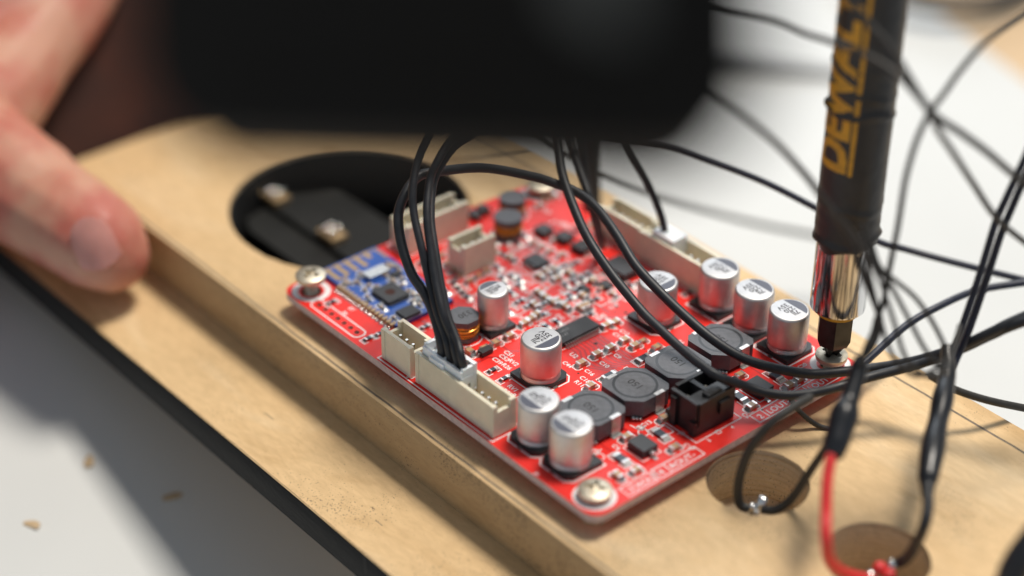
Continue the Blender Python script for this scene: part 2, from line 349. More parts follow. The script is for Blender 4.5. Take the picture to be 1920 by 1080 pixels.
def place_cap(P, x, y, rot, lab=None):
    p = inst(P[0], 'capacitor', (x, y, 0), rot, pcb); inst(P[1], 'can', (0, 0, 0), 0, p); inst(P[2], 'printed_mark', (0, 0, 0), 0, p)
    r = 4.55 if P is C8 else 3.7
    q = [(-r, -r+1.3), (-r+1.3, -r), (r, -r), (r, r), (-r+1.3, r), (-r, r-1.3)]; m = Matrix.Rotation(math.radians(rot), 2)
    strip(silk, [Vector((x, y))+m @ Vector(a) for a in q], 0.32, ZS, True)
for P, x, y, rot in ((C8, 53.1, 16.3, 180), (C6, 33.9, 20.4, 0), (C8, 67.4, 3.1, 90), (C8, 76.6, 3.0, 90), (C8, 53.2, 47.4, 180), (C8, 57.7, 60.5, -90), (C8, 67.6, 60.2, -90), (C8, 77.1, 60.1, -90)):
    place_cap(P, x, y, rot)

# --- moulded square power inductors marked 150
def proto_ind():
    h = 4.3; a = 5.1; c = 1.75
    e = 1.2; c = 2.6; q = [(-a, -a+e), (-a+e, -a), (a-c, -a), (a, -a+c), (a, a-e), (a-e, a), (-a+c, a), (-a, a-c)]
    bm = bmesh.new(); prism(bm, q, 0.75, h)
    b = finish('power_inductor', bm, 'ferr', bevel=0.35, seg=2)
    bm = bmesh.new(); ring(0, 0, 3.86, 4.42, bm, 56, h+0.012); g_ = finish('ring_groove', bm, 'groove', smooth=False)
    bm = bmesh.new(); text_bm(bm, '150', (0, 0.85, h+0.013), 180, 2.3, 0, 0.02, 'CENTER'); t = finish('printed_mark', bm, 'markd', smooth=False)
    bm = bmesh.new()
    for s_ in (-1, 1):
        o_ = 1.7*s_; x0, x1 = (a-0.25, a+0.12) if s_ > 0 else (-a-0.12, -a+0.25)
        box(bm, x0, x1, o_-1.15, o_+1.15, 0.04, h+0.04); box(bm, a-0.75 if s_ > 0 else -a-0.1, a+0.1 if s_ > 0 else -a+0.75, o_-1.15, o_+1.15, h+0.003, h+0.08)
        box(bm, a-0.2 if s_ > 0 else -a-0.9, a+0.9 if s_ > 0 else -a+0.2, o_-1.2, o_+1.2, 0.02, 0.16)
    c_ = finish('end_clip', bm, 'pad', bevel=0.06)
    bm = bmesh.new(); prism(bm, [(x*0.86, y*0.86) for x, y in q], 0.05, 0.8); f_ = finish('core', bm, 'blk')
    bm = bmesh.new(); 
    for k in range(3): bmesh.ops.create_icosphere(bm, subdivisions=2, radius=0.5-0.08*k, matrix=Matrix.Translation((a-1.2+0.5*k, -a+1.1+0.45*k, 0.45)))
    s2 = finish('solder_fillet', bm, 'tin')
    return b, g_, t, c_, f_, s2
IND = keep(*proto_ind())
for y in (13.3, 24.7, 36.1, 47.8):
    b = inst(IND[0], 'power_inductor', (70.7, y, 0), 0, pcb)
    for p in IND[1:]: inst(p, p.name.split('.')[0], (0, 0, 0), 0, b)
    for s_ in (-1, 1): strip(silk, [(70.7+s_*6.6, y-3.2), (70.7+s_*6.6, y-5.2), (70.7+s_*4.6, y-5.5)], 0.25, ZS)
    ring(77.2, y-4.6, 0.55, 0.8); ring(78.6, y-5.1, 0.9, 1.12)

# --- wire-wound drum inductors
def drum(x, y, d, h, mark, octo):
    r = d/2
    def poly(rr): return [(x+rr*math.cos(math.radians(22.5+45*i)), y+rr*math.sin(math.radians(22.5+45*i))) for i in range(8)] if octo else circ(x, y, rr, 36)
    bm = bmesh.new(); prism(bm, poly(r), h-1.25, h); o = finish('drum_inductor', bm, 'ferr', pcb, bevel=0.14, seg=2)
    bm = bmesh.new(); prism(bm, poly(r), 0.15, 1.15); q = finish('base', bm, 'ferr', bevel=0.14); q.parent = o
    bm = bmesh.new(); zz = 1.15
    n = 8; t = (h-1.25-1.15)/n
    for k in range(n):
        z = 1.15+t*(k+0.5); rr = r-0.42-0.22*math.sin(k*2.2)
        path = [Vector((x+rr*math.cos(2*math.pi*i/40), y+rr*math.sin(2*math.pi*i/40), z+0.05*math.sin(i*0.5+k))) for i in range(41)]
        sweep(bm, path, t*0.56, 8)
    q = finish('copper_winding', bm, 'cu'); q.parent = o
    if mark:
        bm = bmesh.new(); text_bm(bm, mark, (x-0.7, y+2.0, h+0.012), -90, 2.1, 0, 0.03, 'LEFT'); q = finish('printed_mark', bm, 'markd', smooth=False); q.parent = o
    for s_ in (-1, 1):
        bm = bmesh.new(); box(bm, x-0.9, x+0.9, y+s_*r-0.5, y+s_*r+0.7*s_+0.02, 0.02, 0.35); q = finish('end_clip', bm, 'tin', bevel=0.08); q.parent = o
    ring(x, y, r+0.45, r+0.7)
drum(32.6, 13.8, 6.6, 5.0, '330', True)
drum(9.4, 45.4, 6.2, 4.8, '', False); drum(3.6, 51.6, 6.0, 4.6, '', False)

# --- gull-wing chips
def chip_ic(name, x0, x1, y0, y1, h, sides, pitch, lead=0.75, mark=None):
    bm = bmesh.new(); box(bm, x0, x1, y0, y1, 0.12, h); o = finish(name, bm, 'ic', pcb, bevel=0.08)
    w_ = pitch*0.48
    bmp = bmesh.new()
    for s_ in sides:
        L_ = (y1-y0) if s_ in 'xX' else (x1-x0); n = int((L_-0.3)/pitch); c0 = ((y0+y1) if s_ in 'xX' else (x0+x1))/2-(n-1)*pitch/2
        for i in range(n):
            c = c0+i*pitch; bm = bmesh.new()
            def bx(u0, u1, z0, z1):
                if s_ == 'X': box(bm, x1+u0, x1+u1, c-w_/2, c+w_/2, z0, z1)
                elif s_ == 'x': box(bm, x0-u1, x0-u0, c-w_/2, c+w_/2, z0, z1)
                elif s_ == 'Y': box(bm, c-w_/2, c+w_/2, y1+u0, y1+u1, z0, z1)
                else: box(bm, c-w_/2, c+w_/2, y0-u1, y0-u0, z0, z1)
            bx(-0.02, lead*0.45, h*0.52, h*0.66); bx(lead*0.38, lead*0.55, 0.05, h*0.66); bx(lead*0.5, lead*1.15, 0.04, 0.17)
            q = finish('lead', bm, 'tin'); q.parent = o
    if mark:
        bm = bmesh.new()
        for k, t in enumerate(mark): text_bm(bm, t, ((x0+x1)/2-0.6+k*1.3, y0+0.8, h+0.012), 90, 1.1, 0)
        q = finish('printed_mark', bm, 'greyp', smooth=False); q.parent = o
    return o
chip_ic('integrated_circuit', 44.1, 48.5, 26.2, 36.2, 1.2, 'Xx', 0.62, 1.0, ['3116D2', 'TI 47'])
chip_ic('integrated_circuit', 19.9, 24.2, 40.6, 44.3, 1.1, 'yY', 0.5, 0.9)
chip_ic('integrated_circuit', 32.8, 39.3, 51.5, 56.4, 2.0, 'y', 1.27, 1.0)
chip_ic('transistor', 80.0, 84.4, 14.0, 17.6, 1.7, 'X', 1.7, 1.5); chip_ic('transistor', 81.2, 85.6, 43.6, 47.4, 1.7, 'X', 1.7, 1.5)
chip_ic('transistor', 12.5, 15.6, 50.0, 53.0, 1.5, 'Xx', 1.3); chip_ic('transistor', 17.5, 20.6, 51.6, 54.5, 1.5, 'Xx', 1.3); chip_ic('transistor', 22.6, 26.0, 51.6, 55.2, 1.5, 'Xx', 1.3)
chip_ic('transistor', 39.4, 41.0, 11.8, 14.5, 1.2, 'y', 0.8, 0.7)
chip_ic('transistor', -2.0, 1.0, 43.2, 45.2, 1.5, 'X', 1.0); chip_ic('transistor', -2.4, 0.2, 46.2, 48.2, 1.5, 'X', 1.0)
X, Y, _ = (36.32,43.14,0.60); chip_ic('transistor', X-1.2, X+1.2, Y-0.8, Y+0.8, 1.0, 'Xx', 0.9, 0.6)
X, Y, _ = (37.98,47.62,0.60); chip_ic('transistor', X-1.2, X+1.2, Y-1.1, Y+1.1, 1.0, 'X', 1.0, 1.0)
for x0, x1, y0, y1 in ((43.6, 49.0, 25.6, 36.8), (79.5, 84.9, 13.5, 18.1), (80.7, 86.1, 43.1, 47.9)): strip(silk, rect(x0, x1, y0, y1), 0.2, ZS, True)

# --- small chip capacitors and resistors: body, metal ends, pads and printed outline
def proto_chip(kind, l, wd, h, gap=0.62):
    bm = bmesh.new(); b = 0.42*l/2
    box(bm, -wd/2, wd/2, -l/2+0.19*l, l/2-0.19*l, 0.06, h, 0)
    for s_ in (-1, 1):
        y0, y1 = (l/2-0.195*l, l/2) if s_ > 0 else (-l/2, -l/2+0.195*l)
        box(bm, -wd/2-0.02, wd/2+0.02, y0, y1, 0.04, h+0.02, 1)
        ya, yb = (l/2-0.1, l/2+gap) if s_ > 0 else (-l/2-gap, -l/2+0.1)
        v = [bm.verts.new(p) for p in ((-wd/2-0.12, ya, 0.03), (wd/2+0.12, ya, 0.03), (wd/2+0.12, yb, 0.03), (-wd/2-0.12, yb, 0.03))]; bm.faces.new(v).material_index = 1
        # solder fillet wedge
        ys = l/2*s_; yo = (l/2+gap*0.8)*s_
        q = [bm.verts.new(p) for p in ((-wd/2, ys, 0.04), (wd/2, ys, 0.04), (wd/2, ys, h*0.62), (-wd/2, ys, h*0.62), (-wd/2, yo, 0.04), (wd/2, yo, 0.04))]
        for f in ((3, 2, 5, 4), (0, 3, 4), (1, 5, 2)): bm.faces.new([q[i] for i in f]).material_index = 1
    A, B = wd/2+0.38, l/2+gap+0.22
    if kind == 'C':
        for s_ in (-1, 1): strip(bm, [(-A, s_*0.45), (-A, s_*(B-0.5)), (-A*0.55, s_*B), (A*0.55, s_*B), (A, s_*(B-0.5)), (A, s_*0.45)], 0.2, ZS, mi=2)
    else:
        for s_ in (-1, 1): strip(bm, [(-A, s_*0.55), (-A, s_*B), (A, s_*B), (A, s_*0.55)], 0.2, ZS, mi=2)
    return finish('chip_capacitor' if kind == 'C' else 'chip_resistor', bm, ['tan' if kind == 'C' else 'res', 'tin', 'silk'], angle=30)
PC = keep(proto_chip('C', 2.0, 1.25, 1.0))[0]; PR = keep(proto_chip('R', 1.6, 0.85, 0.5))[0]; PRB = keep(proto_chip('R', 3.1, 1.6, 0.62, 0.7))[0]; PCS = keep(proto_chip('C', 1.6, 0.85, 0.8))[0]
PCM = keep(proto_chip('C', 1.4, 0.75, 0.7))[0]; PRM = keep(proto_chip('R', 1.4, 0.75, 0.5))[0]
def chips(proto, pts, rot=0):
    for p in pts: inst(proto, proto.name.split('.')[0], (p[0], p[1], 0), rot+random.uniform(-2.5, 2.5), pcb)
chips(PC, [(55.2,25.1,0.5),(54.9,29.5,0.5),(55.0,33.0,0.5),(54.9,37.0,0.5),(49.1,39.8,0.5),(48.8,37.7,0.5),(39.2,16.6,0.5),(39.3,13.7,0.5),(39.1,20.4,0.5),(61.9,21.4,0.5),(78.3,25.1,0.5),(78.0,15.8,0.5),(86.0,20.4,0.5),(86.2,10.3,0.5),(78.0,46.0,0.5),(86.3,51.0,0.5),(86.1,54.0,0.5),(86.3,40.6,0.5),(37.6,25.6,0.5),(37.3,27.6,0.5),(36.8,29.3,0.5),(57.6,37.3,0.5),(60.9,40.1,0.5)])
chips(PC, [(85.2,6.8,0.5),(38.1,10.9,0.5),(34.1,31.5,0.5),(35.9,35.2,0.5),(36.4,36.0,0.5),(38.6,36.0,0.5),(26.6,39.5,0.5),(26.3,41.8,0.5),(26.4,43.7,0.5),(29.6,45.1,0.5),(31.1,35.3,0.5),(33.5,35.1,0.5),(17.2,39.5,0.5),(40.9,38.1,0.5),(41.0,39.5,0.5)], 90)
chips(PR, [(45.5,10.6,0.3),(49.1,10.5,0.3),(25.5,9.8,0.3),(21.6,1.3,0.3),(21.4,-1.5,0.3),(6.3,0.6,0.3),(34.6,33.2,0.3),(30.6,30.5,0.3),(33.1,30.8,0.3),(36.7,38.4,0.3),(40.2,42.6,0.3),(37.4,30.6,0.3),(43.4,38.0,0.3),(50.6,59.1,0.3),(26.4,46.2,0.3),(27.2,48.8,0.3)])
chips(PR, [(32.2,41.7,0.3),(32.4,43.9,0.3),(32.6,46.0,0.3),(32.6,48.2,0.3),(18.0,35.1,0.3),(15.1,39.2,0.3),(22.4,35.3,0.3),(24.6,35.5,0.3),(21.7,33.3,0.3),(24.1,32.0,0.3),(26.2,34.2,0.3),(27.0,44.4,0.3),(35.8,39.8,0.3),(35.5,42.0,0.3),(19.0,23.7,0.3),(20.9,23.3,0.3),(17.0,24.2,0.3),(22.6,23.1,0.3),(10.2,41.0,0.3),(13.5,44.6,0.3),(11.6,42.9,0.3),(12.5,47.6,0.3)], 90)
chips(PRB, [(61.7,35.8,0.3),(61.7,26.6,0.3)])
chips(PRB, [(81.2,21.4,0.3),(81.9,10.7,0.3),(82.4,51.4,0.3),(82.6,41.1,0.3)], 90)
chips(PCS, [(4.8,58.3,0.4),(3.8,61.0,0.4),(3.9,63.2,0.4),(13.4,38.2,0.4),(17.5,62.7,0.4),(18.8,60.8,0.4),(21.0,61.0,0.4),(23.3,60.0,0.4),(26.2,57.8,0.4),(41.8,63.4,0.4),(15.8,47.0,0.4),(17.9,47.2,0.4),(17.8,51.4,0.4),(20.4,47.5,0.4),(23.1,48.5,0.4),(10.1,27.8,0.4),(13.2,27.0,0.4),(15.7,26.7,0.4),(18.5,27.0,0.4),(18.2,29.8,0.4),(17.8,32.2,0.4),(7.2,28.4,0.4),(57.4,39.6,0.4)])
# rows of small parts filling the middle of the board
occ = []
for o in pcb.children:
    if o.name.startswith(('chip_', 'cap', 'power', 'drum')): occ.append((o.location.x/S, o.location.y/S))
block = [(28, 62.5, -4, 3), (26, 40, 8, 26), (47.5, 59, 11, 22), (43, 50, 25, 37.5), (18, 25.5, 39, 46), (10, 17.5, 26.5, 37), (-5, 3.5, 22, 42), (5, 13.5, 41, 49), (-1, 8, 47, 56), (-5, 24, 5, 20), (31, 41, 50, 60), (47.5, 59, 41.5, 68), (10, 28, 48.5, 57), (18, 100, 57.5, 68), (-5, 6, 57, 68), (62, 100, 6, 70)]
rows = [(x, y) for x in (6.8, 18.6, 27.2, 29.4, 32.2, 35.2, 38.0, 41.2) for y in [21+2.55*i for i in range(15)]]
k = 0
for x, y in rows:
    x += random.uniform(-0.3, 0.3); y += random.uniform(-0.3, 0.3)
    if any(a < x < b and c < y < d for a, b, c, d in block) or any(abs(x-p)+abs(y-q) < 2.9 for p, q in occ) or random.random() < 0.25: continue
    occ.append((x, y)); k += 1
    pr = random.choice((PR, PR, PCS, PC)); inst(pr, pr.name.split('.')[0], (x, y, 0), random.choice((0, 90, 90)), pcb)

# --- blue radio module
bm = bmesh.new(); prism(bm, rect(-4.0, 22.3, 4.9, 19.6), 0.06, 0.9); mod = finish('radio_module', bm, 'blue', pcb, bevel=0.05)
bm = bmesh.new(); z = 0.915
for i in range(5): strip(bm, [(-3.7, 6.2+2.5*i), (0.9 if i < 4 else -1.0, 6.2+2.5*i)], 1.25, z)
strip(bm, [(-3.2, 5.6), (-3.2, 19.2)], 0.5, z+0.004); strip(bm, [(-3.2, 19.0), (1.2, 19.0)], 0.6, z+0.008); strip(bm, [(1.3, 5.6), (1.3, 8.6)], 0.6, z+0.012)
q = finish('antenna_trace', bm, 'gold', smooth=False); q.parent = mod
for i in range(15):
    x = 3.4+1.27*i
    bm = bmesh.new(); box(bm, x-0.38, x+0.38, 4.2, 5.5, 0.03, 0.95); q = finish('edge_contact', bm, 'gold', bevel=0.1); q.parent = mod
    bm = bmesh.new(); bmesh.ops.create_uvsphere(bm, u_segments=10, v_segments=6, radius=0.56, matrix=Matrix.Translation((x, 3.75, 0.0))); q = finish('solder_bead', bm, 'shine'); q.parent = mod
def mod_chip(x0, x1, y0, y1, h, leads):
    bm = bmesh.new(); box(bm, x0, x1, y0, y1, 0.9, 0.9+h); q = finish('module_chip', bm, 'ic', bevel=0.06); q.parent = mod
    bm = bmesh.new(); n = int((x1-x0)/0.45)
    for i in range(n):
        for yy in (y0-0.5, y1): box(bm, x0+0.2+i*0.45, x0+0.42+i*0.45, yy, yy+0.5, 0.92, 1.1)
        for xx in (x0-0.5, x1): box(bm, xx, xx+0.5, y0+0.2+i*0.45*(y1-y0)/(x1-x0), y0+0.42+i*0.45*(y1-y0)/(x1-x0), 0.92, 1.1)
    q = finish('module_leads', bm, 'tin', smooth=False); q.parent = mod; q['kind'] = 'stuff'
mod_chip(10.0, 15.9, 8.0, 13.3, 0.95, True); mod_chip(18.8, 22.0, 7.4, 11.4, 0.7, True)
bm = bmesh.new(); ring(12.9, 10.6, 0, 1.1, bm, 24, 1.865); q = finish('chip_mark', bm, 'cloth', smooth=False); q.parent = mod
bm = bmesh.new(); box(bm, 3.6, 6.4, 10.4, 15.6, 0.9, 2.0); q = finish('crystal', bm, 'tin', bevel=0.25, seg=2); q.parent = mod
bm = bmesh.new(); box(bm, 7.0, 8.6, 15.0, 17.0, 0.9, 1.7); q = finish('shielded_coil', bm, 'ic', bevel=0.1); q.parent = mod
for i in range(75):
    x = random.uniform(2.6, 21.2); y = random.uniform(5.9, 18.8)
    if 9.2 < x < 16.6 and 7.2 < y < 14.1 or 18 < x < 22.3 and 6.6 < y < 12.2 or 3.2 < x < 6.8 and 10 < y < 16: continue
    pr = PCM if random.random() < 0.7 else PRM; q = inst(pr, 'module_chip_part', (x, y, 0.9), random.choice((0, 90)), mod); q.scale = (0.72, 0.72, 0.8)

# --- beige pin headers
def header(x0, x1, y0, y1, h, m='beige', axis='x', key=True, pitch=2.0, wall=0.75, tb=1.6):
    """open shroud: floor, two long walls, end walls with a notch, row of pins"""
    def B(bm, a0, a1, b0, b1, z0, z1):
        if axis == 'x': box(bm, a0, a1, b0, b1, z0, z1)
        else: box(bm, b0, b1, a0, a1, z0, z1)
    a0, a1, b0, b1 = (x0, x1, y0, y1) if axis == 'x' else (y0, y1, x0, x1)
    def put(name, parts, mm, parent, bev=0.1):
        bm = bmesh.new()
        for p in parts: B(bm, *p)
        q = finish(name, bm, mm, parent, bevel=bev); return q
    o = put('pin_header', [(a0, a1, b0, b1, 0.05, tb)], m, pcb)
    q = put('side_wall', [(a0+0.9, a1-0.9, b0, b0+wall, tb-0.05, h)], m, o); q = put('side_wall', [(a0+0.003, a1-0.003, b1-wall, b1+0.003, tb-0.05, h+0.01)], m, o)
    for s_ in (0, 1):
        e0, e1 = (a0, a0+wall) if s_ == 0 else (a1-wall, a1)
        put('end_wall', [(e0+0.002, e1-0.002, b1-wall*1.9, b1-wall, tb-0.04, h-0.004)], m, o)
        put('end_post', [(a0-0.02 if s_ == 0 else a1-1.0, a0+1.0 if s_ == 0 else a1+0.02, b0-0.12, b0+wall*1.25, 0.06, h+0.03)], m, o)
        put('end_lip', [(e0+0.004, e1-0.004, b0+wall*1.3, b1-wall*1.95, tb-0.03, h*0.80)], m, o)
    n = max(2, int((a1-a0-1.6)/pitch)); c0 = (a0+a1)/2-(n-1)*pitch/2; c = (b0+b1)/2
    for i in range(n): put('pin', [(c0+i*pitch-0.25, c0+i*pitch+0.25, c-0.25, c+0.25, tb-0.1, h-1.4)], 'tin', o, 0.08)
    return o
header(28.2, 37.2, -3.2, 2.2, 7.0); header(38.7, 62.0, -3.1, 2.4, 7.0)
header(11.0, 16.3, 27.5, 36.0, 7.0, axis='y'); header(-3.4, 2.3, 23.6, 40.2, 7.0, axis='y')
header(21.0, 33.6, 60.9, 66.6, 7.0); header(34.2, 53.4, 60.4, 66.2, 7.0)
strip(silk, rect(27.6, 62.6, -3.9, 3.0), 0.28, ZS, True); strip(silk, rect(-4.1, 2.9, 23, 40.8), 0.25, ZS, True); strip(silk, rect(10.4, 17, 26.9, 36.6), 0.25, ZS, True); strip(silk, rect(20.3, 54, 59.8, 67), 0.25, ZS, True)

# --- black two-row power socket
def socket():
    x0, x1, y0, y1, h = 78.3, 86.0, 26.0, 36.0, 7.3
    bm = bmesh.new(); box(bm, x0, x1, y0, y1, 0.06, 2.2); o = finish('power_socket', bm, 'blk', pcb, bevel=0.15)
    def put(name, *bs):
        bm = bmesh.new()
        for b in bs: box(bm, *b)
        q = finish(name, bm, 'blk', bevel=0.14); q.parent = o
    put('side_wall', (x1-0.8, x1-0.002, y0+0.6, y1-0.001, 2.1, h)); put('side_wall', (x0+0.002, x0+0.8, y0+1.6, y1-0.002, 2.1, h+0.02))
    put('end_wall', (x0+0.5, x1-0.4, y0+0.01, y0+0.8, 2.1, h-0.02)); put('end_wall', (x0+0.5, x1-0.4, y1-0.8, y1-0.004, 2.1, h-0.03))
    put('cross_rib', (x0+0.5, x1-0.5, (y0+y1)/2-0.5, (y0+y1)/2+0.5, 2.1, h-0.15)); put('front_block', ((x0+x1)/2+0.3, x1-0.3, y0+0.5, y1-0.5, 2.1, h-0.35)); put('latch_slope', (x1-2.2, x1-0.5, y0+3.2, y1-3.2, h-0.5, h+0.5))
    put('latch_rib', (x1-0.1, x1+0.55, y0+5.6, y0+8.4, 3.0, 5.6)); put('latch_rib', (x0+1.2, x0+2.6, y0-0.7, y0+0.2, 0.08, 6.4)); put('latch_rib', (x0-0.9, x0+0.2, y0+0.4, y0+2.2, 0.08, 1.6)); put('foot', (x1-1.6, x1-0.1, y0-0.5, y0+0.3, 0.08, 3.2))
    for i in (0,):
        for j in (0, 1):
            bm = bmesh.new(); cx, cy = x0+2.2+i*3.9, y0+2.9+j*4.8; box(bm, cx-0.5, cx+0.5, cy-0.5, cy+0.5, 2.1, 5.0); q = finish('pin', bm, 'tin', bevel=0.1); q.parent = o
socket()
strip(silk, [(77.0, 24.9), (87.2, 24.9), (87.2, 36.9), (77.0, 36.9)], 0.22, ZS, True); strip(silk, rect(87.0, 87.9, 30.0, 30.9), 0.18, ZS, True); strip(silk, rect(79.5, 82.0, 21.6, 24.2), 0.22, ZS, True)

# --- printed lettering and outlines
def T(body, p, rot=0, size=1.55): text_bm(silk, body, (p[0], p[1], ZS), rot, size, 0, 0.03)
for body, p, rot, s_ in (('J3', (36.36,-3.23,0.00), 0, 1.7), ('C51', (41.94,16.23,0.00), 0, 1.5), ('C52', (42.30,14.68,0.00), 0, 1.5), ('RV2', (44.68,15.00,0.00), 0, 1.5), ('C39', (42.25,12.94,0.00), 0, 1.5), ('R26', (44.96,13.11,0.00), 0, 1.5), ('RV1', (51.05,9.42,0.00), 0, 1.5), ('R21', (51.44,7.74,0.00), 0, 1.5), ('R16', (53.74,8.07,0.00), 0, 1.5),
        ('C18', (57.91,21.96,0.00), 0, 1.5), ('R11', (58.28,20.23,-0.00), 0, 1.5), ('C16', (56.81,24.22,0.00), 0, 1.4), ('C10', (56.72,28.27,0.00), 0, 1.4), ('C9', (56.69,32.16,-0.00), 0, 1.4), ('C3', (56.59,36.01,0.00), 0, 1.4), ('R2', (61.12,30.74,0.00), 0, 1.4), ('R4', (61.36,29.09,0.00), 0, 1.4), ('U2', (50.81,25.70,0.00), 0, 1.6), ('C44', (52.08,22.72,0.00), 0, 1.4), ('C13', (77.51,20.54,0.00), 90, 1.5), ('R8', (76.55,19.66,0.00), 0, 1.4), ('J1', (82.92,24.46,0.00), 0, 1.4), ('C17', (85.97,22.57,0.00), 0, 1.4), ('C4', (77.67,12.18,0.00), 0, 1.4), ('C6', (86.41,37.59,0.00), 0, 1.4), ('3', (88.59,26.94,0.00), 90, 1.2), ('4', (88.56,33.21,0.00), 90, 1.2), ('IN', (10.32,0.01,0.00), 0, 1.3), ('BT', (9.91,1.93,0.00), 0, 1.3), ('C30', (39.10,26.69,0.00), 0, 1.4), ('C31', (38.65,28.51,0.00), 0, 1.4), ('C12', (51.24,38.86,0.00), 0, 1.4), ('C11', (51.17,37.02,0.00), 0, 1.4), ('R30', (40.25,34.60,0.00), 0, 1.4), ('R31', (40.22,36.97,0.00), 0, 1.4), ('C41', (50.21,43.52,0.00), 0, 1.4), ('R6', (61.34,45.13,0.00), 0, 1.4), ('C20', (83.65,57.09,0.00), 90, 1.3), ('J4', (74.53,-4.24,0.00), 0, 1.2)):
    T(body, p, rot, s_)
# terminal legends along the near edge
def legend(y0, ym, y1, num, name):
    strip(silk, rect(86.0+1.7, 90.5, y0, y1), 0.26, ZS, True); strip(silk, [(87.7, ym), (90.5, ym)], 0.24, ZS)
    T(num, (89.9, y0+0.9), 90, 2.0); T(name, (89.9, ym+0.6), 90, 2.0)
legend(38.6, 41.4, 49.4, '2', 'LOUT-'); legend(50.4, 53.0, 61.0, '4', 'LOUT+'); legend(12.8, 15.6, 23.8, '1', 'ROUT-'); legend(1.2+3.6, 7.2, 12.0, '3', 'ROUT+')
# ghost lettering across the middle of the board
for i in range(200):
    x, y = random.uniform(4, 50), random.uniform(22, 58)
    if any(a-1.5 < x < b and c-1 < y < d for a, b, c, d in block): continue
    T(random.choice('CRCRD')+str(random.randint(10, 68)), (x, y), random.choice((0, 90)), 1.35)
for x0, x1, y0, y1 in ((18, 26, 38.6, 46.2), (25.8, 30.8, 22, 38), (30.5, 34, 26, 47), (36.6, 42.3, 24, 40), (6, 9, 22, 38), (38.5, 42.5, 42, 50), (11.6, 27, 49, 57), (31.5, 40.5, 50.2, 58)):
    strip(silk, rect(x0, x1, y0, y1), 0.24, ZS, True)
q = finish('printed_legend', silk, 'silk', pcb, smooth=False)
# traces
for i in range(9):
    y = 27.2+i*0.95
    strip(trace, [(49.6, y), (51.2+0.25*i, y), (53.0+0.3*i, y-1.4+0.15*i), (57+0.4*i, y-1.4+0.15*i), (60+0.2*i, y+0.8)], 0.42, ZT)
for i in range(26):
    x, y = random.uniform(4, 76), random.uniform(3, 52); l = random.uniform(5, 13)
    if random.random() < 0.5: strip(trace, [(x, y), (x+l*0.5, y), (x+l*0.7, y+l*0.2), (x+l, y+l*0.2)], random.choice((0.3, 0.45, 0.7)), ZT+0.0003*i/26)
    else: strip(trace, [(x, y), (x, y+l*0.5), (x+l*0.2, y+l*0.7), (x+l*0.2, y+l)], random.choice((0.3, 0.45, 0.7)), ZT+0.0003*i/26)
q = finish('copper_trace', trace, 'redtrace', pcb, smooth=False); q['kind'] = 'stuff'
bm = bmesh.new()
for i in range(40):
    x, y = random.uniform(26, 88), random.uniform(8, 58); ring(x, y, 0.0, 0.22, bm, 10, 0.018)
for p in [(44.7,44.4,-0.0),(47.4,44.4,0.0),(51.6,32.3,0.0)]: ring(p[0], p[1], 0.0, 0.4, bm, 14, 0.019)
q = finish('via', bm, 'markd', pcb, smooth=False); q['kind'] = 'stuff'
# soldered pin ends under the board edge
for i in range(7):
    bm = bmesh.new(); lathe(bm, [(0, -3.4), (0.3, -3.2), (0.34, -1.9), (0.7, -1.58)], 10, 5.2+2.13*i, -1.8); finish('pin_end', bm, 'tin', pcb)
for i in range(11):
    bm = bmesh.new(); lathe(bm, [(0, -3.6), (0.3, -3.3), (0.34, -1.9), (0.8, -1.58)], 10, 40.5+2.0*i, -0.4); finish('pin_end', bm, 'tin', pcb)
for o in protos: bpy.data.objects.remove(o)

# ================================================================== board screws and standoffs
def make_screw(x, y, zt, label, rot):
    """pan head with cross recess; zt = height of the head's underside"""
    o = tag(empty('screw', (x, y, WZ-4)), label, 'screw', 'screws at the corners of the red board'); zb = zt-(WZ-4)
    bm = bmesh.new(); nr, ns = 14, 64; R_ = 3.15; hh = 1.75; rings = []
    for i in range(nr+1):
        r = R_*i/nr; row = []
        for k in range(ns if i else 1):
            a = 2*math.pi*k/ns; px, py = r*math.cos(a), r*math.sin(a)
            z = hh-0.55*(r/R_)**2.6
            c, s_ = math.cos(math.radians(rot)), math.sin(math.radians(rot)); u, v = px*c+py*s_, -px*s_+py*c
            d = max(min(1, (0.50-min(abs(u), abs(v)))/0.14), 0)*max(0, min(1, (2.0-r)/0.3)); z -= 1.35*d*(1-0.22*r)
            row.append(bm.verts.new((px, py, zb+z)))
        rings.append(row)
    for i in range(nr):
        A, B = rings[i], rings[i+1]
        for k in range(ns):
            j = (k+1) % ns
            if i == 0: bm.faces.new((A[0], B[k], B[j]))
            else: bm.faces.new((A[k], B[k], B[j], A[j]))
    rr = [rings[-1]]
    for r, z in ((3.2, hh-0.85), (3.1, 0.25), (2.9, 0.0), (1.3, 0.0)):
        rr.append([bm.verts.new((r*math.cos(2*math.pi*k/ns), r*math.sin(2*math.pi*k/ns), zb+z)) for k in range(ns)])
    for A, B in zip(rr, rr[1:]):
        for k in range(ns): bm.faces.new((A[k], B[k], B[(k+1) % ns], A[(k+1) % ns]))
    h = finish('head', bm, 'screw', o, angle=35)
    bm = bmesh.new(); prof = [(0, 0), (0.6, 0.4)]; z = 0.6
    while z < zb: prof += [(1.45, z), (1.15, z+0.35)]; z += 0.7
    prof += [(1.3, zb+0.05)]
    lathe(bm, prof, 20); finish('thread', bm, 'screw', o)
    return o
make_screw(0, 0, 2.9, 'loose cross-head screw standing proud beside the blue module', 20)
make_screw(HX, 0, 0.5, 'pale cross-head screw at the near corner beside two silver capacitors', 35)
make_screw(HX, HY, 1.3, 'cross-head screw under the tip of the driver bit', 10)
make_screw(0, HY, 1.0, 'blurred cross-head screw at the far corner by the wire-wound coil', 55)
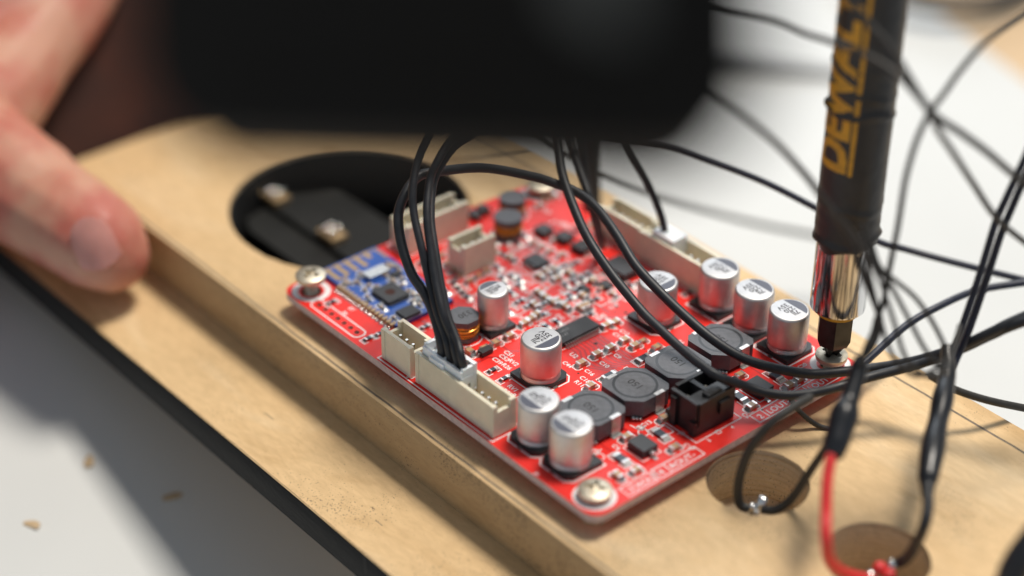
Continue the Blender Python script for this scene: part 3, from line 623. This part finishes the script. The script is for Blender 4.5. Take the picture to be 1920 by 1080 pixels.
for i, (x, y) in enumerate(((0, 0), (HX, 0), (HX, HY), (0, HY))):
    bm = bmesh.new(); lathe(bm, [(1.6, WZ), (2.3, WZ), (2.3, -1.62), (1.6, -1.62), (1.6, WZ)], 28, x, y)
    o = finish('standoff', bm, 'mdf'); 
    o['label'] = ['tan spacer ring under the board corner with the loose screw', 'tan spacer ring under the near board corner', 'tan spacer ring under the corner below the driver bit', 'tan spacer ring under the far board corner'][i]; o['category'] = 'spacer'; o['group'] = 'spacers between board and panel'

# ================================================================== screwdriver bit holder standing on the screw
drvr = tag(empty('screwdriver', (HX, HY, 2.0)), 'black screwdriver bit holder with yellow lettering and chrome sleeve', 'screwdriver')
def ud(o): o.parent = drvr; o.location = Vector((-HX, -HY, -2.0))*S; return o
bm = bmesh.new()
def hexring(r, z, rot=0): return [bm.verts.new((HX+r*math.cos(math.radians(60*k+rot)), HY+r*math.sin(math.radians(60*k+rot)), z)) for k in range(6)]
rs = [hexring(3.0, 5.2, 12), hexring(3.65, 6.8, 12), hexring(3.65, 12.6, 12), hexring(3.3, 13.0, 12), hexring(3.3, 16, 12)]
for A, B in zip(rs, rs[1:]):
    for k in range(6): bm.faces.new((A[k], A[(k+1) % 6], B[(k+1) % 6], B[k]))
bm.faces.new(rs[0][::-1]); bm.faces.new(rs[-1]); ud(finish('hex_shank', bm, 'steel', bevel=0.12, angle=25))
bm = bmesh.new(); n = 32; prv = None
for r, w_, z in ((0.7, 0.35, 1.9), (1.6, 0.6, 3.4), (2.5, 1.2, 5.0), (3.1, 2.2, 6.6), (3.2, 3.0, 8.0)):
    row = []
    for k in range(n):
        a = 2*math.pi*k/n; c, s_ = abs(math.cos(2*a)), 0; rr = w_+(r-w_)*c**2
        row.append(bm.verts.new((HX+rr*math.cos(a+0.3), HY+rr*math.sin(a+0.3), z)))
    if prv:
        for k in range(n): bm.faces.new((prv[k], prv[(k+1) % n], row[(k+1) % n], row[k]))
    else: bm.faces.new(row[::-1])
    prv = row
ud(finish('cross_tip', bm, 'steel'))
bm = bmesh.new(); lathe(bm, [(3.0, 12.6), (4.1, 12.7), (4.1, 14.4), (3.0, 14.4)], 36, HX, HY); ud(finish('yellow_band', bm, 'yel'))
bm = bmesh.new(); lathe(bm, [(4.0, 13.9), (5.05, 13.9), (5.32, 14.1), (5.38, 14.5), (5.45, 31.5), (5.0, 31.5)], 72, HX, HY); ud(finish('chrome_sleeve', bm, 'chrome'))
GR = 6.05
def grip_r(z, a):
    r = GR+0.10*noise.noise(Vector((math.cos(a)*1.6, math.sin(a)*1.6, z*0.16)))+0.06*noise.noise(Vector((math.cos(a)*4, math.sin(a)*4, z*0.5)))
    for zc, amp, ph in ((30.6, 0.55, 0.7), (57.2, 0.85, 2.6), (61.8, 0.4, 4.2), (66.0, 0.3, 3.0), (38.5, 0.35, 5.0), (35.2, 0.25, 3.4)):
        zz = zc+0.8*math.sin(a+ph)+0.5*math.sin(3*a+ph)
        r += amp*(0.45+0.55*max(0, math.sin(a*1.5+ph)))*math.exp(-((z-zz)/0.5)**2)
    return r
bm = bmesh.new(); zs = [29.4+0.55*i for i in range(118)]; n = 64; rows_ = []
for i, z in enumerate(zs):
    row = []
    for k in range(n):
        a = 2*math.pi*k/n; r = grip_r(z, a); zz = z
        if i == 0: zz = z+0.9*math.sin(a*2+1)+0.5*math.sin(5*a); r -= 0.35
        row.append(bm.verts.new((HX+r*math.cos(a), HY+r*math.sin(a), zz)))
    rows_.append(row)
for A, B in zip(rows_, rows_[1:]):
    for k in range(n): bm.faces.new((A[k], A[(k+1) % n], B[(k+1) % n], B[k]))
bm.faces.new(rows_[-1]); ud(finish('rubber_grip', bm, 'rub', angle=70))
# yellow lettering wrapped round the grip, reading upwards, with a line under it
bm = bmesh.new(); text_bm(bm, 'DEWALT', (0, 0, 0), 0, 9.4, 0, 0.42, 'LEFT', 1.0)
w0 = max(v.co.x for v in bm.verts)
strip(bm, [(0, -1.25), (w0, -1.35)], 0.8, 0.0)
bmesh.ops.triangulate(bm, faces=bm.faces); 
for _k in range(2): bmesh.ops.subdivide_edges(bm, edges=[e for e in bm.edges if e.calc_length() > 0.7], cuts=1, use_grid_fill=False)
bmesh.ops.triangulate(bm, faces=bm.faces)
Z0, LEN = 46.0, 36.0; A0 = math.radians(-74)
for v in bm.verts:
    z = Z0+v.co.x*LEN/w0; a = A0-(v.co.y-0.5)/GR*0.98; r = grip_r(z, a % (2*math.pi))+0.06
    v.co = (HX+r*math.cos(a), HY+r*math.sin(a), z)
ud(finish('lettering', bm, 'yel', smooth=False))

# ================================================================== wires
def run_on(pts, drop):
    """a wire that leaves towards the tool or off the side of the picture runs on instead of stopping short"""
    p, q = Vector(pts[-1]), Vector(pts[-2]); d = (p-q).normalized(); k = 1.0 if drop else 0.4
    return [tuple(p+d*40*k-Vector((0, 0, 3*drop))), tuple(p+d*85*k-Vector((0, 0, 9*drop))), tuple(p+d*130*k-Vector((0, 0, 20*drop)))]
def cable(name, pts, r, m, label, group=None, seg=12, cat='wire', n=10, ext=''):
    a = run_on(pts[::-1], int('S' in ext))[::-1] if 's' in ext.lower() else []
    pts = a+list(pts)+(run_on(pts, int('E' in ext)) if 'e' in ext.lower() else [])
    bm = bmesh.new(); P = spline(pts, n); sweep(bm, P, r, seg); c = P[0].copy()
    for v in bm.verts: v.co -= c
    o = finish(name, bm, m, angle=80); o.location = c*S
    return tag(o, label, cat, group)
G1 = 'black wires of the plug in the long header'
# white plug with four wires in the long beige header
plug = tag(empty('white_plug', (45.6, -0.3, 1.7)), 'white four-way plug pushed into the long beige header', 'plug')
def up2(o): o.parent = plug; o.location = -Vector(plug.location); return o
def pbox(name, *bs):
    bm = bmesh.new()
    for b in bs: box(bm, *b)
    return up2(finish(name, bm, 'wnyl', bevel=0.12, seg=2))
pbox('body', (39.7, 51.6, -2.2, 1.55, 1.8, 7.3)); pbox('back_wall', (39.7, 51.6, 0.75, 1.56, 7.2, 9.5)); pbox('front_wall', (39.9, 51.5, -2.25, -1.7, 7.2, 8.7))
for x in (39.7, 42.4, 45.3, 48.2, 50.8): pbox('divider', (x, x+0.75, -1.75, 0.8, 7.21, 9.2 if x in (39.7, 50.8) else 8.6))
pbox('latch', (42.4, 46.6, -2.75, -2.2, 5.2, 7.9))
cable('thick_wire', [(44.0, -0.5, 5.5)]+[(43.8,-0.8,11.0),(40.2,0.4,15.0),(37.1,0.7,18.0),(33.3,0.5,21.0),(28.7,1.8,25.0),(25.4,3.8,29.0),(24.2,6.5,32.0),(22.1,11.2,33.0),(22.8,15.2,33.0),(23.5,26.7,30.0),(27.2,36.6,26.0),(29.9,40.5,24.0),(33.8,42.6,23.0),(40.1,42.4,22.0),(47.6,40.8,20.0),(54.6,39.1,17.5),(60.5,39.2,15.0),(67.6,39.6,12.5),(74.7,40.6,10.0),(80.9,42.6,8.0),(85.5,46.2,6.5),(89.4,50.3,5.5),(91.7,53.6,5.0),(97.9,61.7,6.0),(104.0,66.4,9.0),(110.4,70.1,14.0),(114.5,73.6,18.0),(118.8,79.7,22.0)], 0.98, 'wire', 'long black wire arching from the white plug past the capacitors to the driver', G1, ext='E')
cable('plug_wire', [(46.9, -0.5, 5.5)]+[(45.7,-0.7,11.0),(44.2,-0.3,13.0),(41.1,0.2,17.0),(37.0,1.8,21.0),(34.3,2.4,26.0),(29.6,4.3,31.0),(27.0,6.2,35.0),(24.7,9.6,39.0),(24.3,13.7,44.0),(24.3,18.4,48.0),(23.0,26.2,54.0)], 0.78, 'wire', 'thin black wire rising from the second slot of the white plug', G1, ext='e')
cable('plug_wire', [(49.6, -0.5, 5.5)]+[(47.9,-0.7,11.0),(45.9,0.1,13.0),(43.5,0.0,17.0),(39.5,1.6,21.0),(35.3,3.7,26.0),(31.2,6.2,31.0),(27.5,9.9,35.0),(27.1,12.0,38.0),(26.3,16.1,41.0),(27.8,19.0,43.0),(28.5,24.2,46.0),(25.6,32.0,52.0)], 0.8, 'wire', 'thin black wire rising from the third slot of the white plug', G1, ext='e')
cable('plug_wire', [(50.2, 0.1, 5.5)]+[(50.3,-1.1,11.0),(47.7,0.0,13.0),(43.8,1.0,16.0),(39.9,2.6,20.0),(35.1,5.0,25.0),(30.6,7.6,29.0),(26.8,11.2,33.0),(25.8,13.9,36.0),(25.7,17.6,39.0),(27.1,20.6,41.0),(28.0,26.0,44.0),(23.3,35.4,50.0)], 0.78, 'wire', 'thin black wire rising from the last slot of the white plug', G1, ext='e')
# cables hanging over the far end of the board
G2 = 'black cables crossing the board'
cable('thick_wire', [(12.9,50.9,42.0),(16.7,50.0,34.0),(24.5,45.3,30.0),(31.0,41.2,26.0),(40.4,37.0,22.0),(47.1,34.6,20.0),(53.4,33.9,17.0),(58.5,33.5,15.0),(63.7,33.3,13.0),(68.2,33.1,12.0),(73.8,32.8,11.0),(78.9,32.5,10.5),(83.9,33.3,9.5),(87.0,37.6,7.0),(90.0,40.0,6.0),(93.0,43.4,5.5),(95.3,47.4,5.5),(97.1,50.5,6.0),(100.4,58.6,7.0),(104.9,65.3,9.0),(110.2,70.6,13.0),(114.3,74.0,17.0),(120.0,78.1,22.0)], 0.95, 'wire', 'lower of two thick black wires sweeping over the inductors and black socket', G2, ext='sE')
cable('hanging_wire', [(8.5,57.8,38.0),(12.7,56.8,30.0),(22.5,51.2,26.0),(27.9,48.8,23.0),(33.3,46.5,20.0),(34.0,48.0,14.0),(30.6,52.6,6.0),(28.1,55.5,2.0)], 0.9, 'wire', 'black wire hanging down onto the far end of the board', G2, ext='s')
cable('hanging_wire', [(-1.5,78.3,30.0),(2.3,75.2,22.0),(4.5,73.9,10.0),(6.8,72.3,2.0),(8.2,71.5,-4.0)], 1.9, 'wire2', 'thick dark cable hanging upright behind the board corner', G2, ext='s')
cable('hanging_wire', [(5.8,66.9,34.0),(9.7,64.8,26.0),(16.1,60.2,20.0),(18.2,59.5,12.0),(17.2,61.7,4.0)], 1.1, 'wire', 'black wire hanging beside the thick upright cable', G2, ext='s')
cable('hanging_wire', [(15.7,60.3,40.0),(22.0,60.0,34.0),(26.2,60.0,30.0),(30.6,59.9,25.0),(34.7,61.8,18.0),(37.8,62.7,12.0),(38.8,63.3,8.0),(36.7,65.7,5.0)], 0.8, 'wire', 'black wire plugged into the header along the far edge', G2, ext='s')
bm = bmesh.new(); box(bm, 37.2, 43.4, 61.3, 65.4, 1.8, 8.2); o = finish('white_plug', bm, 'wnyl', bevel=0.3, seg=2); tag(o, 'small white plug in the far header with one black wire', 'plug')
cable('table_wire', [(-27.2,74.5,6.0),(-23.8,81.5,0.0),(-22.7,87.5,-6.0),(-15.0,96.4,-14.0),(-5.4,109.2,-22.0),(6.2,126.0,-30.0),(16.5,138.6,-34.0),(23.8,146.5,-36.0)], 0.7, 'wire2', 'blurred dark wire lying behind the far header, running to the driver', G2, ext='s')
cable('blue_black_wire', [(18.9,43.7,34.0),(25.5,52.5,30.0),(29.5,56.2,29.0),(35.9,64.6,27.0),(42.9,70.9,24.0),(51.4,78.3,20.0),(60.4,85.3,15.0),(71.5,91.7,10.0),(76.2,96.5,8.0),(85.0,103.3,6.0),(94.7,112.7,3.0),(100.7,117.5,2.0)], 0.72, 'bwire', 'thin blue-black wire running level from the board past the chrome sleeve', G2, ext='sE')
# loose wires in front and to the side of the driver
G3 = 'loose thin wires round the screwdriver'
cable('loose_wire', [(71.7,38.3,79.3),(74.5,39.5,79.1),(82.7,42.0,79.5),(88.6,42.9,79.1),(93.7,43.6,79.3),(100.2,45.0,78.8),(105.2,45.9,77.6),(108.9,46.5,75.8),(112.1,48.2,72.0),(112.8,50.4,68.0),(113.4,55.5,61.4),(114.2,60.5,54.7),(116.4,65.9,46.7),(119.4,72.1,40.3),(123.0,78.9,33.9)], 0.57, 'wire2', 'thin wire from the dark tool across the lettering and down to the right', G3, ext='sE')
cable('loose_wire', [(94.0,41.6,91.5),(96.2,43.9,87.7),(98.3,46.3,84.0),(101.5,47.4,81.4),(105.0,48.1,78.2),(110.9,49.8,71.3),(114.3,54.6,66.8),(117.0,59.0,62.7),(119.1,63.9,57.8),(123.0,69.7,51.9)], 0.65, 'wire2', 'thin wire from above crossing the grip towards the bundle', G3, ext='SE')
cable('loose_wire', [(114.5,76.6,86.5),(111.5,71.3,82.8),(109.5,65.0,78.9),(108.7,59.9,74.7),(108.6,56.3,71.4),(108.4,53.4,68.7),(107.8,51.7,64.1),(107.7,50.5,59.4),(107.7,49.9,55.2),(107.7,49.7,47.8),(107.8,49.0,41.5),(108.0,48.3,37.0),(108.8,46.9,32.9),(109.2,45.1,30.7),(110.3,43.2,29.4),(111.2,40.5,27.5),(111.9,38.4,24.6)], 0.53, 'wire2', 'thin wire curving from the upper corner down into the sleeved joint', G3, ext='S')
cable('loose_wire', [(90.4,13.0,82.0),(91.4,17.4,77.8),(93.2,24.2,71.6),(94.9,30.6,65.1),(97.2,34.8,59.5),(98.8,36.9,56.1),(101.0,40.5,49.9),(103.2,43.0,44.5),(106.2,44.0,38.4),(109.3,44.4,33.6),(110.8,44.0,31.5),(111.7,42.1,28.5),(111.7,39.9,26.3)], 0.62, 'wire2', 'wire falling from the dark tool over the chrome sleeve to the first sleeved joint', G3, ext='s')
cable('loose_wire', [(103.5,44.8,47.7),(107.3,45.0,41.8),(110.0,46.3,38.1),(114.0,47.3,32.8),(117.9,48.3,27.5),(120.5,49.8,24.3),(120.8,51.7,22.2)], 0.45, 'wire2', 'straight strand in the loop of wires beside the chrome sleeve', G3)
cable('loose_wire', [(104.7,43.3,46.7),(106.7,43.2,42.6),(111.0,42.5,35.2),(114.9,42.2,28.6),(117.6,43.6,25.1),(119.2,45.8,23.6),(120.2,49.3,24.2),(119.7,52.2,25.8),(116.2,52.4,29.9),(112.7,50.9,34.3),(109.5,48.6,37.4),(107.2,46.7,40.0),(104.7,46.4,44.4)], 0.45, 'wire2', 'round loop of thin wire hanging beside the driver bit', G3)
cable('loose_wire', [(103.6,36.4,53.7),(106.1,39.7,48.8),(110.1,42.5,41.5),(113.8,43.2,34.5),(117.5,43.1,28.4),(119.4,44.5,25.7),(120.7,47.3,23.5),(121.0,51.4,23.4),(119.0,55.3,24.2),(115.9,60.8,25.9)], 0.45, 'wire2', 'lowest loop of thin wire hanging below the chrome sleeve', G3)
cable('bundle_wire', [(113.1,80.5,61.2),(112.3,77.7,52.2),(111.2,75.7,44.2),(110.8,74.3,39.5),(111.1,71.5,29.3),(111.5,68.2,20.2),(111.5,66.2,14.5),(114.4,61.3,11.8),(117.4,56.5,10.9)], 0.7, 'bwire', 'nearer wire of the steep bundle entering the second sleeved joint', G3, ext='S')
cable('bundle_wire', [(113.1,83.5,58.6),(112.0,80.5,49.7),(111.1,78.3,41.4),(110.9,76.6,36.3),(111.0,73.9,26.4),(111.3,70.6,17.3),(111.6,67.5,12.1),(114.4,62.1,10.8)], 0.7, 'bwire', 'farther wire of the steep bundle beside the chrome sleeve', G3, ext='S')
cable('bundle_wire', [(93.0,61.8,2.0),(92.1,69.0,3.0),(90.7,80.0,4.0),(91.4,88.8,5.0),(92.6,99.2,5.0),(97.0,109.1,5.0),(100.7,116.7,5.0)], 0.78, 'bwire', 'blue-black wire sloping up behind the loop of wires', G3, ext='E')
cable('bundle_wire', [(108.1,65.6,8.0),(110.6,70.4,4.0),(114.3,75.9,1.0),(117.6,84.1,-3.0),(121.5,91.5,-6.0)], 0.75, 'wire2', 'single wire trailing off over the white table at the panel edge', G3, ext='E')
# sleeved joints, the red lead and the black lead
def joint(name, pts, prof, label):
    bm = bmesh.new(); P = spline(pts, 12)
    def rad(t):
        for (t0, r0), (t1, r1) in zip(prof, prof[1:]):
            if t <= t1: k = (t-t0)/(t1-t0); k = k*k*(3-2*k); return r0+(r1-r0)*k
        return prof[-1][1]
    sweep(bm, P, rad, 16); c = P[-1].copy()
    for v in bm.verts: v.co -= c
    o = finish(name, bm, 'shrink', angle=80); o.location = c*S; return tag(o, label, 'wire joint', 'black sleeved wire joints')
joint('sleeved_joint', [(110.2,40.6,25.2),(111.6,38.5,23.3),(113.5,34.7,20.9),(115.4,30.9,18.7),(117.4,27.2,16.4),(118.5,25.2,15.0)], [(0, 0.9), (0.12, 1.5), (0.4, 1.7), (0.55, 2.6), (0.75, 2.3), (0.92, 1.9), (1, 1.0)], 'black sleeved joint above the red lead')
joint('sleeved_joint', [(111.8,64.0,17.5),(115.3,60.2,15.2),(118.5,55.3,13.9),(122.3,49.2,12.5),(126.8,42.3,11.5),(129.4,38.5,10.3),(131.4,36.1,9.3)], [(0, 1.2), (0.2, 1.6), (0.36, 2.0), (0.46, 1.8), (0.6, 2.2), (0.8, 1.9), (0.9, 1.3), (1, 1.1)], 'black sleeved joint above the black lead')
cable('red_lead', [(117.9,25.8,16.2),(120.5,22.1,13.3),(123.6,18.8,10.0),(126.5,15.9,7.6),(127.0,17.0,2.6),(127.3,20.3,-1.7),(127.8,24.7,-5.2),(128.6,27.7,-6.8)], 1.0, 'rwire', 'red lead bending into the nearest drilled pocket', None, cat='wire')
cable('black_lead', [(130.4,37.3,9.8),(132.7,34.9,8.4),(134.1,32.6,6.3),(133.2,32.4,1.7),(131.0,33.5,-3.6),(129.5,33.3,-5.8)], 1.0, 'wire', 'black lead from the sleeved joint into the nearest drilled pocket', None, cat='wire')
cable('pocket_wire', [(102.4,37.8,13.1),(102.9,31.5,13.6),(102.2,26.9,11.7),(100.3,24.7,6.2),(99.6,23.7,0.7),(99.7,23.4,-3.4),(100.4,23.6,-5.8),(101.8,24.5,-6.4)], 0.86, 'wire2', 'thin dark wire curving down into the drilled pocket beside the board', None, cat='wire')
cable('pocket_wire', [(103.3,26.2,-6.4),(105.5,27.6,-5.8),(107.5,29.3,-2.8),(109.5,30.6,3.3),(112.0,31.1,10.0),(113.4,31.4,14.3)], 0.8, 'wire2', 'thin dark wire leaving the drilled pocket towards the sleeved joint', None, cat='wire')
cable('pocket_wire', [(89.5,47.6,1.0),(92.2,47.9,-1.0),(94.4,50.4,-4.0),(96.7,52.8,-5.0),(97.6,56.2,-5.5)], 0.5, 'wire2', 'short thin wire lying on the wood by the board edge', None, cat='wire')
# solder tags in the pockets
def blob(name, items, label):
    o = tag(empty(name, items[0][0]), label, 'terminal')
    for p, r, m in items:
        bm = bmesh.new(); bmesh.ops.create_icosphere(bm, subdivisions=3, radius=r)
        for v in bm.verts: v.co *= 1+0.22*noise.noise(v.co*1.1+Vector(p)); v.co += Vector(p)-Vector(items[0][0])
        q = finish('solder_lump', bm, m); q.parent = o
    bm = bmesh.new(); p = Vector(items[0][0]); box(bm, -0.3, 0.3, -0.7, 0.7, LZ+0.6-p.z, 0); q = finish('tag', bm, 'steel', bevel=0.1); q.parent = o
    return o
blob('solder_terminal', [((102.07,25.20,-6.11), 1.0, 'shine'), ((102.49,27.11,-5.61), 1.25, 'shine'), ((103.41,24.66,-6.36), 0.6, 'tin')], 'shiny soldered terminal in the pocket nearest the board')
blob('solder_terminal', [((128.91,32.36,-6.09), 1.1, 'shine'), ((129.43,34.02,-5.94), 0.9, 'shine'), ((128.25,29.95,-5.90), 1.3, 'rwire'), ((128.16,27.57,-6.34), 1.0, 'tin'), ((130.28,30.19,-6.16), 1.2, 'rwire')], 'red and silver soldered terminal in the pocket by the red lead')
cable('corner_cable', [(155.4,38.1,20.0),(154.4,33.6,15.0),(153.9,31.0,11.1),(154.3,29.3,7.1)], 2.6, 'wire', 'thick black cable just showing at the lower corner of the panel', None, cat='cable')

# ================================================================== hand with thumb on the panel edge
def blend(name, chains, voxel, m, smooth_it=14):
    bm = bmesh.new()
    for ch in chains:
        P = spline([c[:3] for c in ch], 8); rr = [c[3] for c in ch]
        for i, p in enumerate(P):
            t = i/8; k = min(int(t), len(rr)-2); r = rr[k]+(rr[k+1]-rr[k])*(t-k)
            bmesh.ops.create_icosphere(bm, subdivisions=2, radius=r, matrix=Matrix.Translation(p))
    o = finish(name, bm, m)
    md = o.modifiers.new('r', 'REMESH'); md.mode = 'VOXEL'; md.voxel_size = voxel*S
    ms = o.modifiers.new('s', 'SMOOTH'); ms.factor = 0.5; ms.iterations = smooth_it
    dg = bpy.context.evaluated_depsgraph_get(); me = bpy.data.meshes.new_from_object(o.evaluated_get(dg)); o.modifiers.clear()
    old = o.data; o.data = me; bpy.data.meshes.remove(old)
    me.polygons.foreach_set('use_smooth', [True]*len(me.polygons)); return o
def R4(pts, rad): return [(*p, r) for p, r in zip(pts, rad)]
hand = tag(empty('hand', (-60, -30, -18)), 'bare hand gripping the panel edge with its thumb', 'hand')
thumb = [(-46.2,-20.4,-5.3),(-49.4,-21.7,-3.0),(-55.8,-22.6,-2.0),(-65.2,-23.8,-1.5),(-75.2,-25.9,0.5),(-88.5,-28.3,2.4),(-105.3,-33.7,5.4)]
palm = [(-104.3,-34.6,3.3),(-104.5,-22.1,5.1),(-109.3,-10.9,7.1),(-115.4,-0.0,10.3),(-121.1,12.6,14.8),(-128.0,24.7,20.2)]
fing = [(-128.3,-21.1,11.4),(-126.5,-6.4,13.0),(-126.5,5.8,17.8),(-129.5,18.5,22.9)]
under_h = [(-91.9,-48.4,-2.7),(-84.4,-37.6,-0.6),(-79.8,-28.1,-0.0),(-75.1,-21.1,1.5)]
skin = blend('skin', [R4(thumb, (8.8, 11.0, 11.6, 12.0, 13.2, 14.5, 16)), R4(palm, (16, 15, 13, 12, 11.5, 12)), R4(fing, (16, 14, 12.5, 12)), R4(under_h, (14, 12, 10, 9))], 0.9, 'skin')
skin.parent = hand; skin.location = -Vector(hand.location)
# nail plate, curved, lying on the thumb's visible face
nc = Vector((-41.10,-26.71,2.52)); cw = cam.matrix_world.to_3x3(); rt, upv, bk = cw.col[0], cw.col[1], cw.col[2]
axis = (rt*0.36-upv*0.93).normalized(); side = axis.cross(bk).normalized()
bm = bmesh.new(); gr = []
for i in range(15):
    row = []
    for j in range(13):
        u, v = -1+2*i/14, -1+2*j/12
        k = math.sqrt(max(0.0, 1-abs(v)**3.0*0.35)); x, y = u*5.8*(1-0.28*v*v), v*4.5*(1-0.22*max(0, -u)**2)
        p = nc+axis*x+side*y+bk*(1.5-0.062*y*y-0.030*(x+1.2)**2)
        row.append(bm.verts.new(p))
    gr.append(row)
for i in range(14):
    for j in range(12): bm.faces.new((gr[i][j], gr[i+1][j], gr[i+1][j+1], gr[i][j+1]))
ex = bmesh.ops.extrude_face_region(bm, geom=list(bm.faces))
for v in [g_ for g_ in ex['geom'] if isinstance(g_, bmesh.types.BMVert)]: v.co -= bk*1.2
nl = finish('nail', bm, 'nail', angle=60); nl.parent = hand; nl.location = -Vector(hand.location)

# ================================================================== dark tool hanging close to the camera
tool = tag(empty('power_tool', (166.28,-96.92,151.03)), 'large blurred black tool housing hanging over the board', 'power tool')
tl = Vector((166.28,-96.92,151.03))
def in_tool(o): o.parent = tool; return o
rt_, up_w, bk_ = cw.col[0].normalized(), cw.col[1].normalized(), cw.col[2].normalized()
def tool_body(name, outline, t0, t1, m, bev):
    bm = bmesh.new(); n = len(outline)
    a = [bm.verts.new(rt_*x+up_w*y+bk_*(t0+0.75*x)) for x, y in outline]; b = [bm.verts.new(rt_*x+up_w*y+bk_*(t1+0.75*x)) for x, y in outline]
    bm.faces.new(a); bm.faces.new(b[::-1])
    for i in range(n): bm.faces.new((a[i], b[i], b[(i+1) % n], a[(i+1) % n]))
    return in_tool(finish(name, bm, m, bevel=bev, seg=4))
# px -> mm at this distance is about 0.06
ol = []
for (x, y) in rrect(-35, 29.5, -10.6, 46, 8.5, 8):
    ol.append((x*0.81, (y+(-2.9-0.03*x+0.0048*min(0, x)**2 if y < 10 else 0))*0.83))
tool_body('housing', ol, -9, 12, 'tool', 2.4)
tool_body('grip_rib', [(-20, -2.5), (22, -5.5), (22, -2.5), (-20, 0.5)], 11.5, 12.8, 'tool', 0.6)
bm = bmesh.new(); P0 = rt_*13.5+up_w*4+bk_*(12+0.75*13.5)  # grey disc added to paint a soft highlight on the housing
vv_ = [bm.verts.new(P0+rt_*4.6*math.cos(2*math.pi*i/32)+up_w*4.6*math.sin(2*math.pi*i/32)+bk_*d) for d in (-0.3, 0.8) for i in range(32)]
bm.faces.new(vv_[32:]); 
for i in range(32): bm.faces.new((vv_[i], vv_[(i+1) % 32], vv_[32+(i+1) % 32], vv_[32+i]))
in_tool(finish('painted_highlight', bm, 'toolgrey'))

# ================================================================== dark cloth behind the panel end, things at the far side of the table
bm = bmesh.new(); nu, nv = 60, 40; gr = []
prof = spline([(-112, 0, -2), (-128, 0, 40), (-160, 0, 110), (-178, 0, 180), (-165, 0, 250), (-120, 0, 300), (-70, 0, 318)], 8)  # unseen upper overhang added to keep lamp light off the hand and panel end
for i in range(nu+1):
    row = []; u = i/nu; y = -190+400*u; ov = min(1, max(0, (70-y)/40))
    for j in range(nv+1):
        p = prof[min(len(prof)-1, round(j*(len(prof)-1)/nv))]; v = j/nv
        x = p.x-10*math.sin(u*9+v*2)-5*math.sin(u*23+1+v*6)-(1-ov)*max(0, p.x+178)*(1 if v > 0.55 else 0); row.append(bm.verts.new((x, y, table_z(x)+p.z*(1 if v < 0.5 else 0.55+0.45*ov)+(5*math.sin(u*14+v*5) if j else 0))))
    gr.append(row)
for i in range(nu):
    for j in range(nv): bm.faces.new((gr[i][j], gr[i+1][j], gr[i+1][j+1], gr[i][j+1]))
o = finish('dark_garment', bm, 'cloth', angle=80); tag(o, 'dark maroon cloth in shade behind the end of the panel, with an unseen overhang added to shade the hand', 'cloth')
def slab(name, cx, cy, lx, ly, h, rot, m, label, cat, bev=1.5, z=None):
    bm = bmesh.new(); box(bm, -lx/2, lx/2, -ly/2, ly/2, 0, h); o = finish(name, bm, m, bevel=bev, seg=2)
    o.location = Vector((cx, cy, table_z(cx)-1 if z is None else z))*S; o.rotation_euler = (math.atan(0), math.atan(TK), math.radians(rot)); return tag(o, label, cat)
slab('timber_board', 58, 330, 220, 190, 4, -13, 'tanw', 'blurred pale timber board lying at the back of the table', 'board')
slab('grey_bar', -58, 198, 52, 5, 4, 54, 'greyp', 'blurred flat grey bar on the table behind the dark tool', 'bar')
bm = bmesh.new(); P = spline([(x, y, table_z(x)+7.2) for x, y in ((-95, 262), (-70, 256), (-54, 258), (-44, 268), (-38, 288), (-42, 316), (-60, 350))], 10); sweep(bm, P, 3.0, 12)
tag(finish('dark_cable', bm, 'wire2', angle=80), 'blurred thick dark cable curled at the back beyond the driver', 'cable')
for i, (x, y, s_, lab) in enumerate(((-21, -59, 1.8, 'pale wood shaving on the brightly lit corner of the table'), (-30, -40, 1.9, 'pale wood shaving in the shadow far from the panel'), (-12, -31, 1.9, 'pale wood shaving in the shadow close to the panel edge'))):
    bm = bmesh.new(); bmesh.ops.create_icosphere(bm, subdivisions=2, radius=1.0)
    for v in bm.verts: v.co = Vector((v.co.x*s_*1.2, v.co.y*s_*0.55, v.co.z*0.4))*(1+0.5*noise.noise(v.co*1.7+Vector((i*9, 0, 0))))
    o = finish('wood_shaving', bm, 'chip'); o.location = Vector((x, y, table_z(x)+0.2))*S; o.rotation_euler = (0, 0, 0.6+i*1.9); tag(o, lab, 'shaving', 'wood shavings on the table')
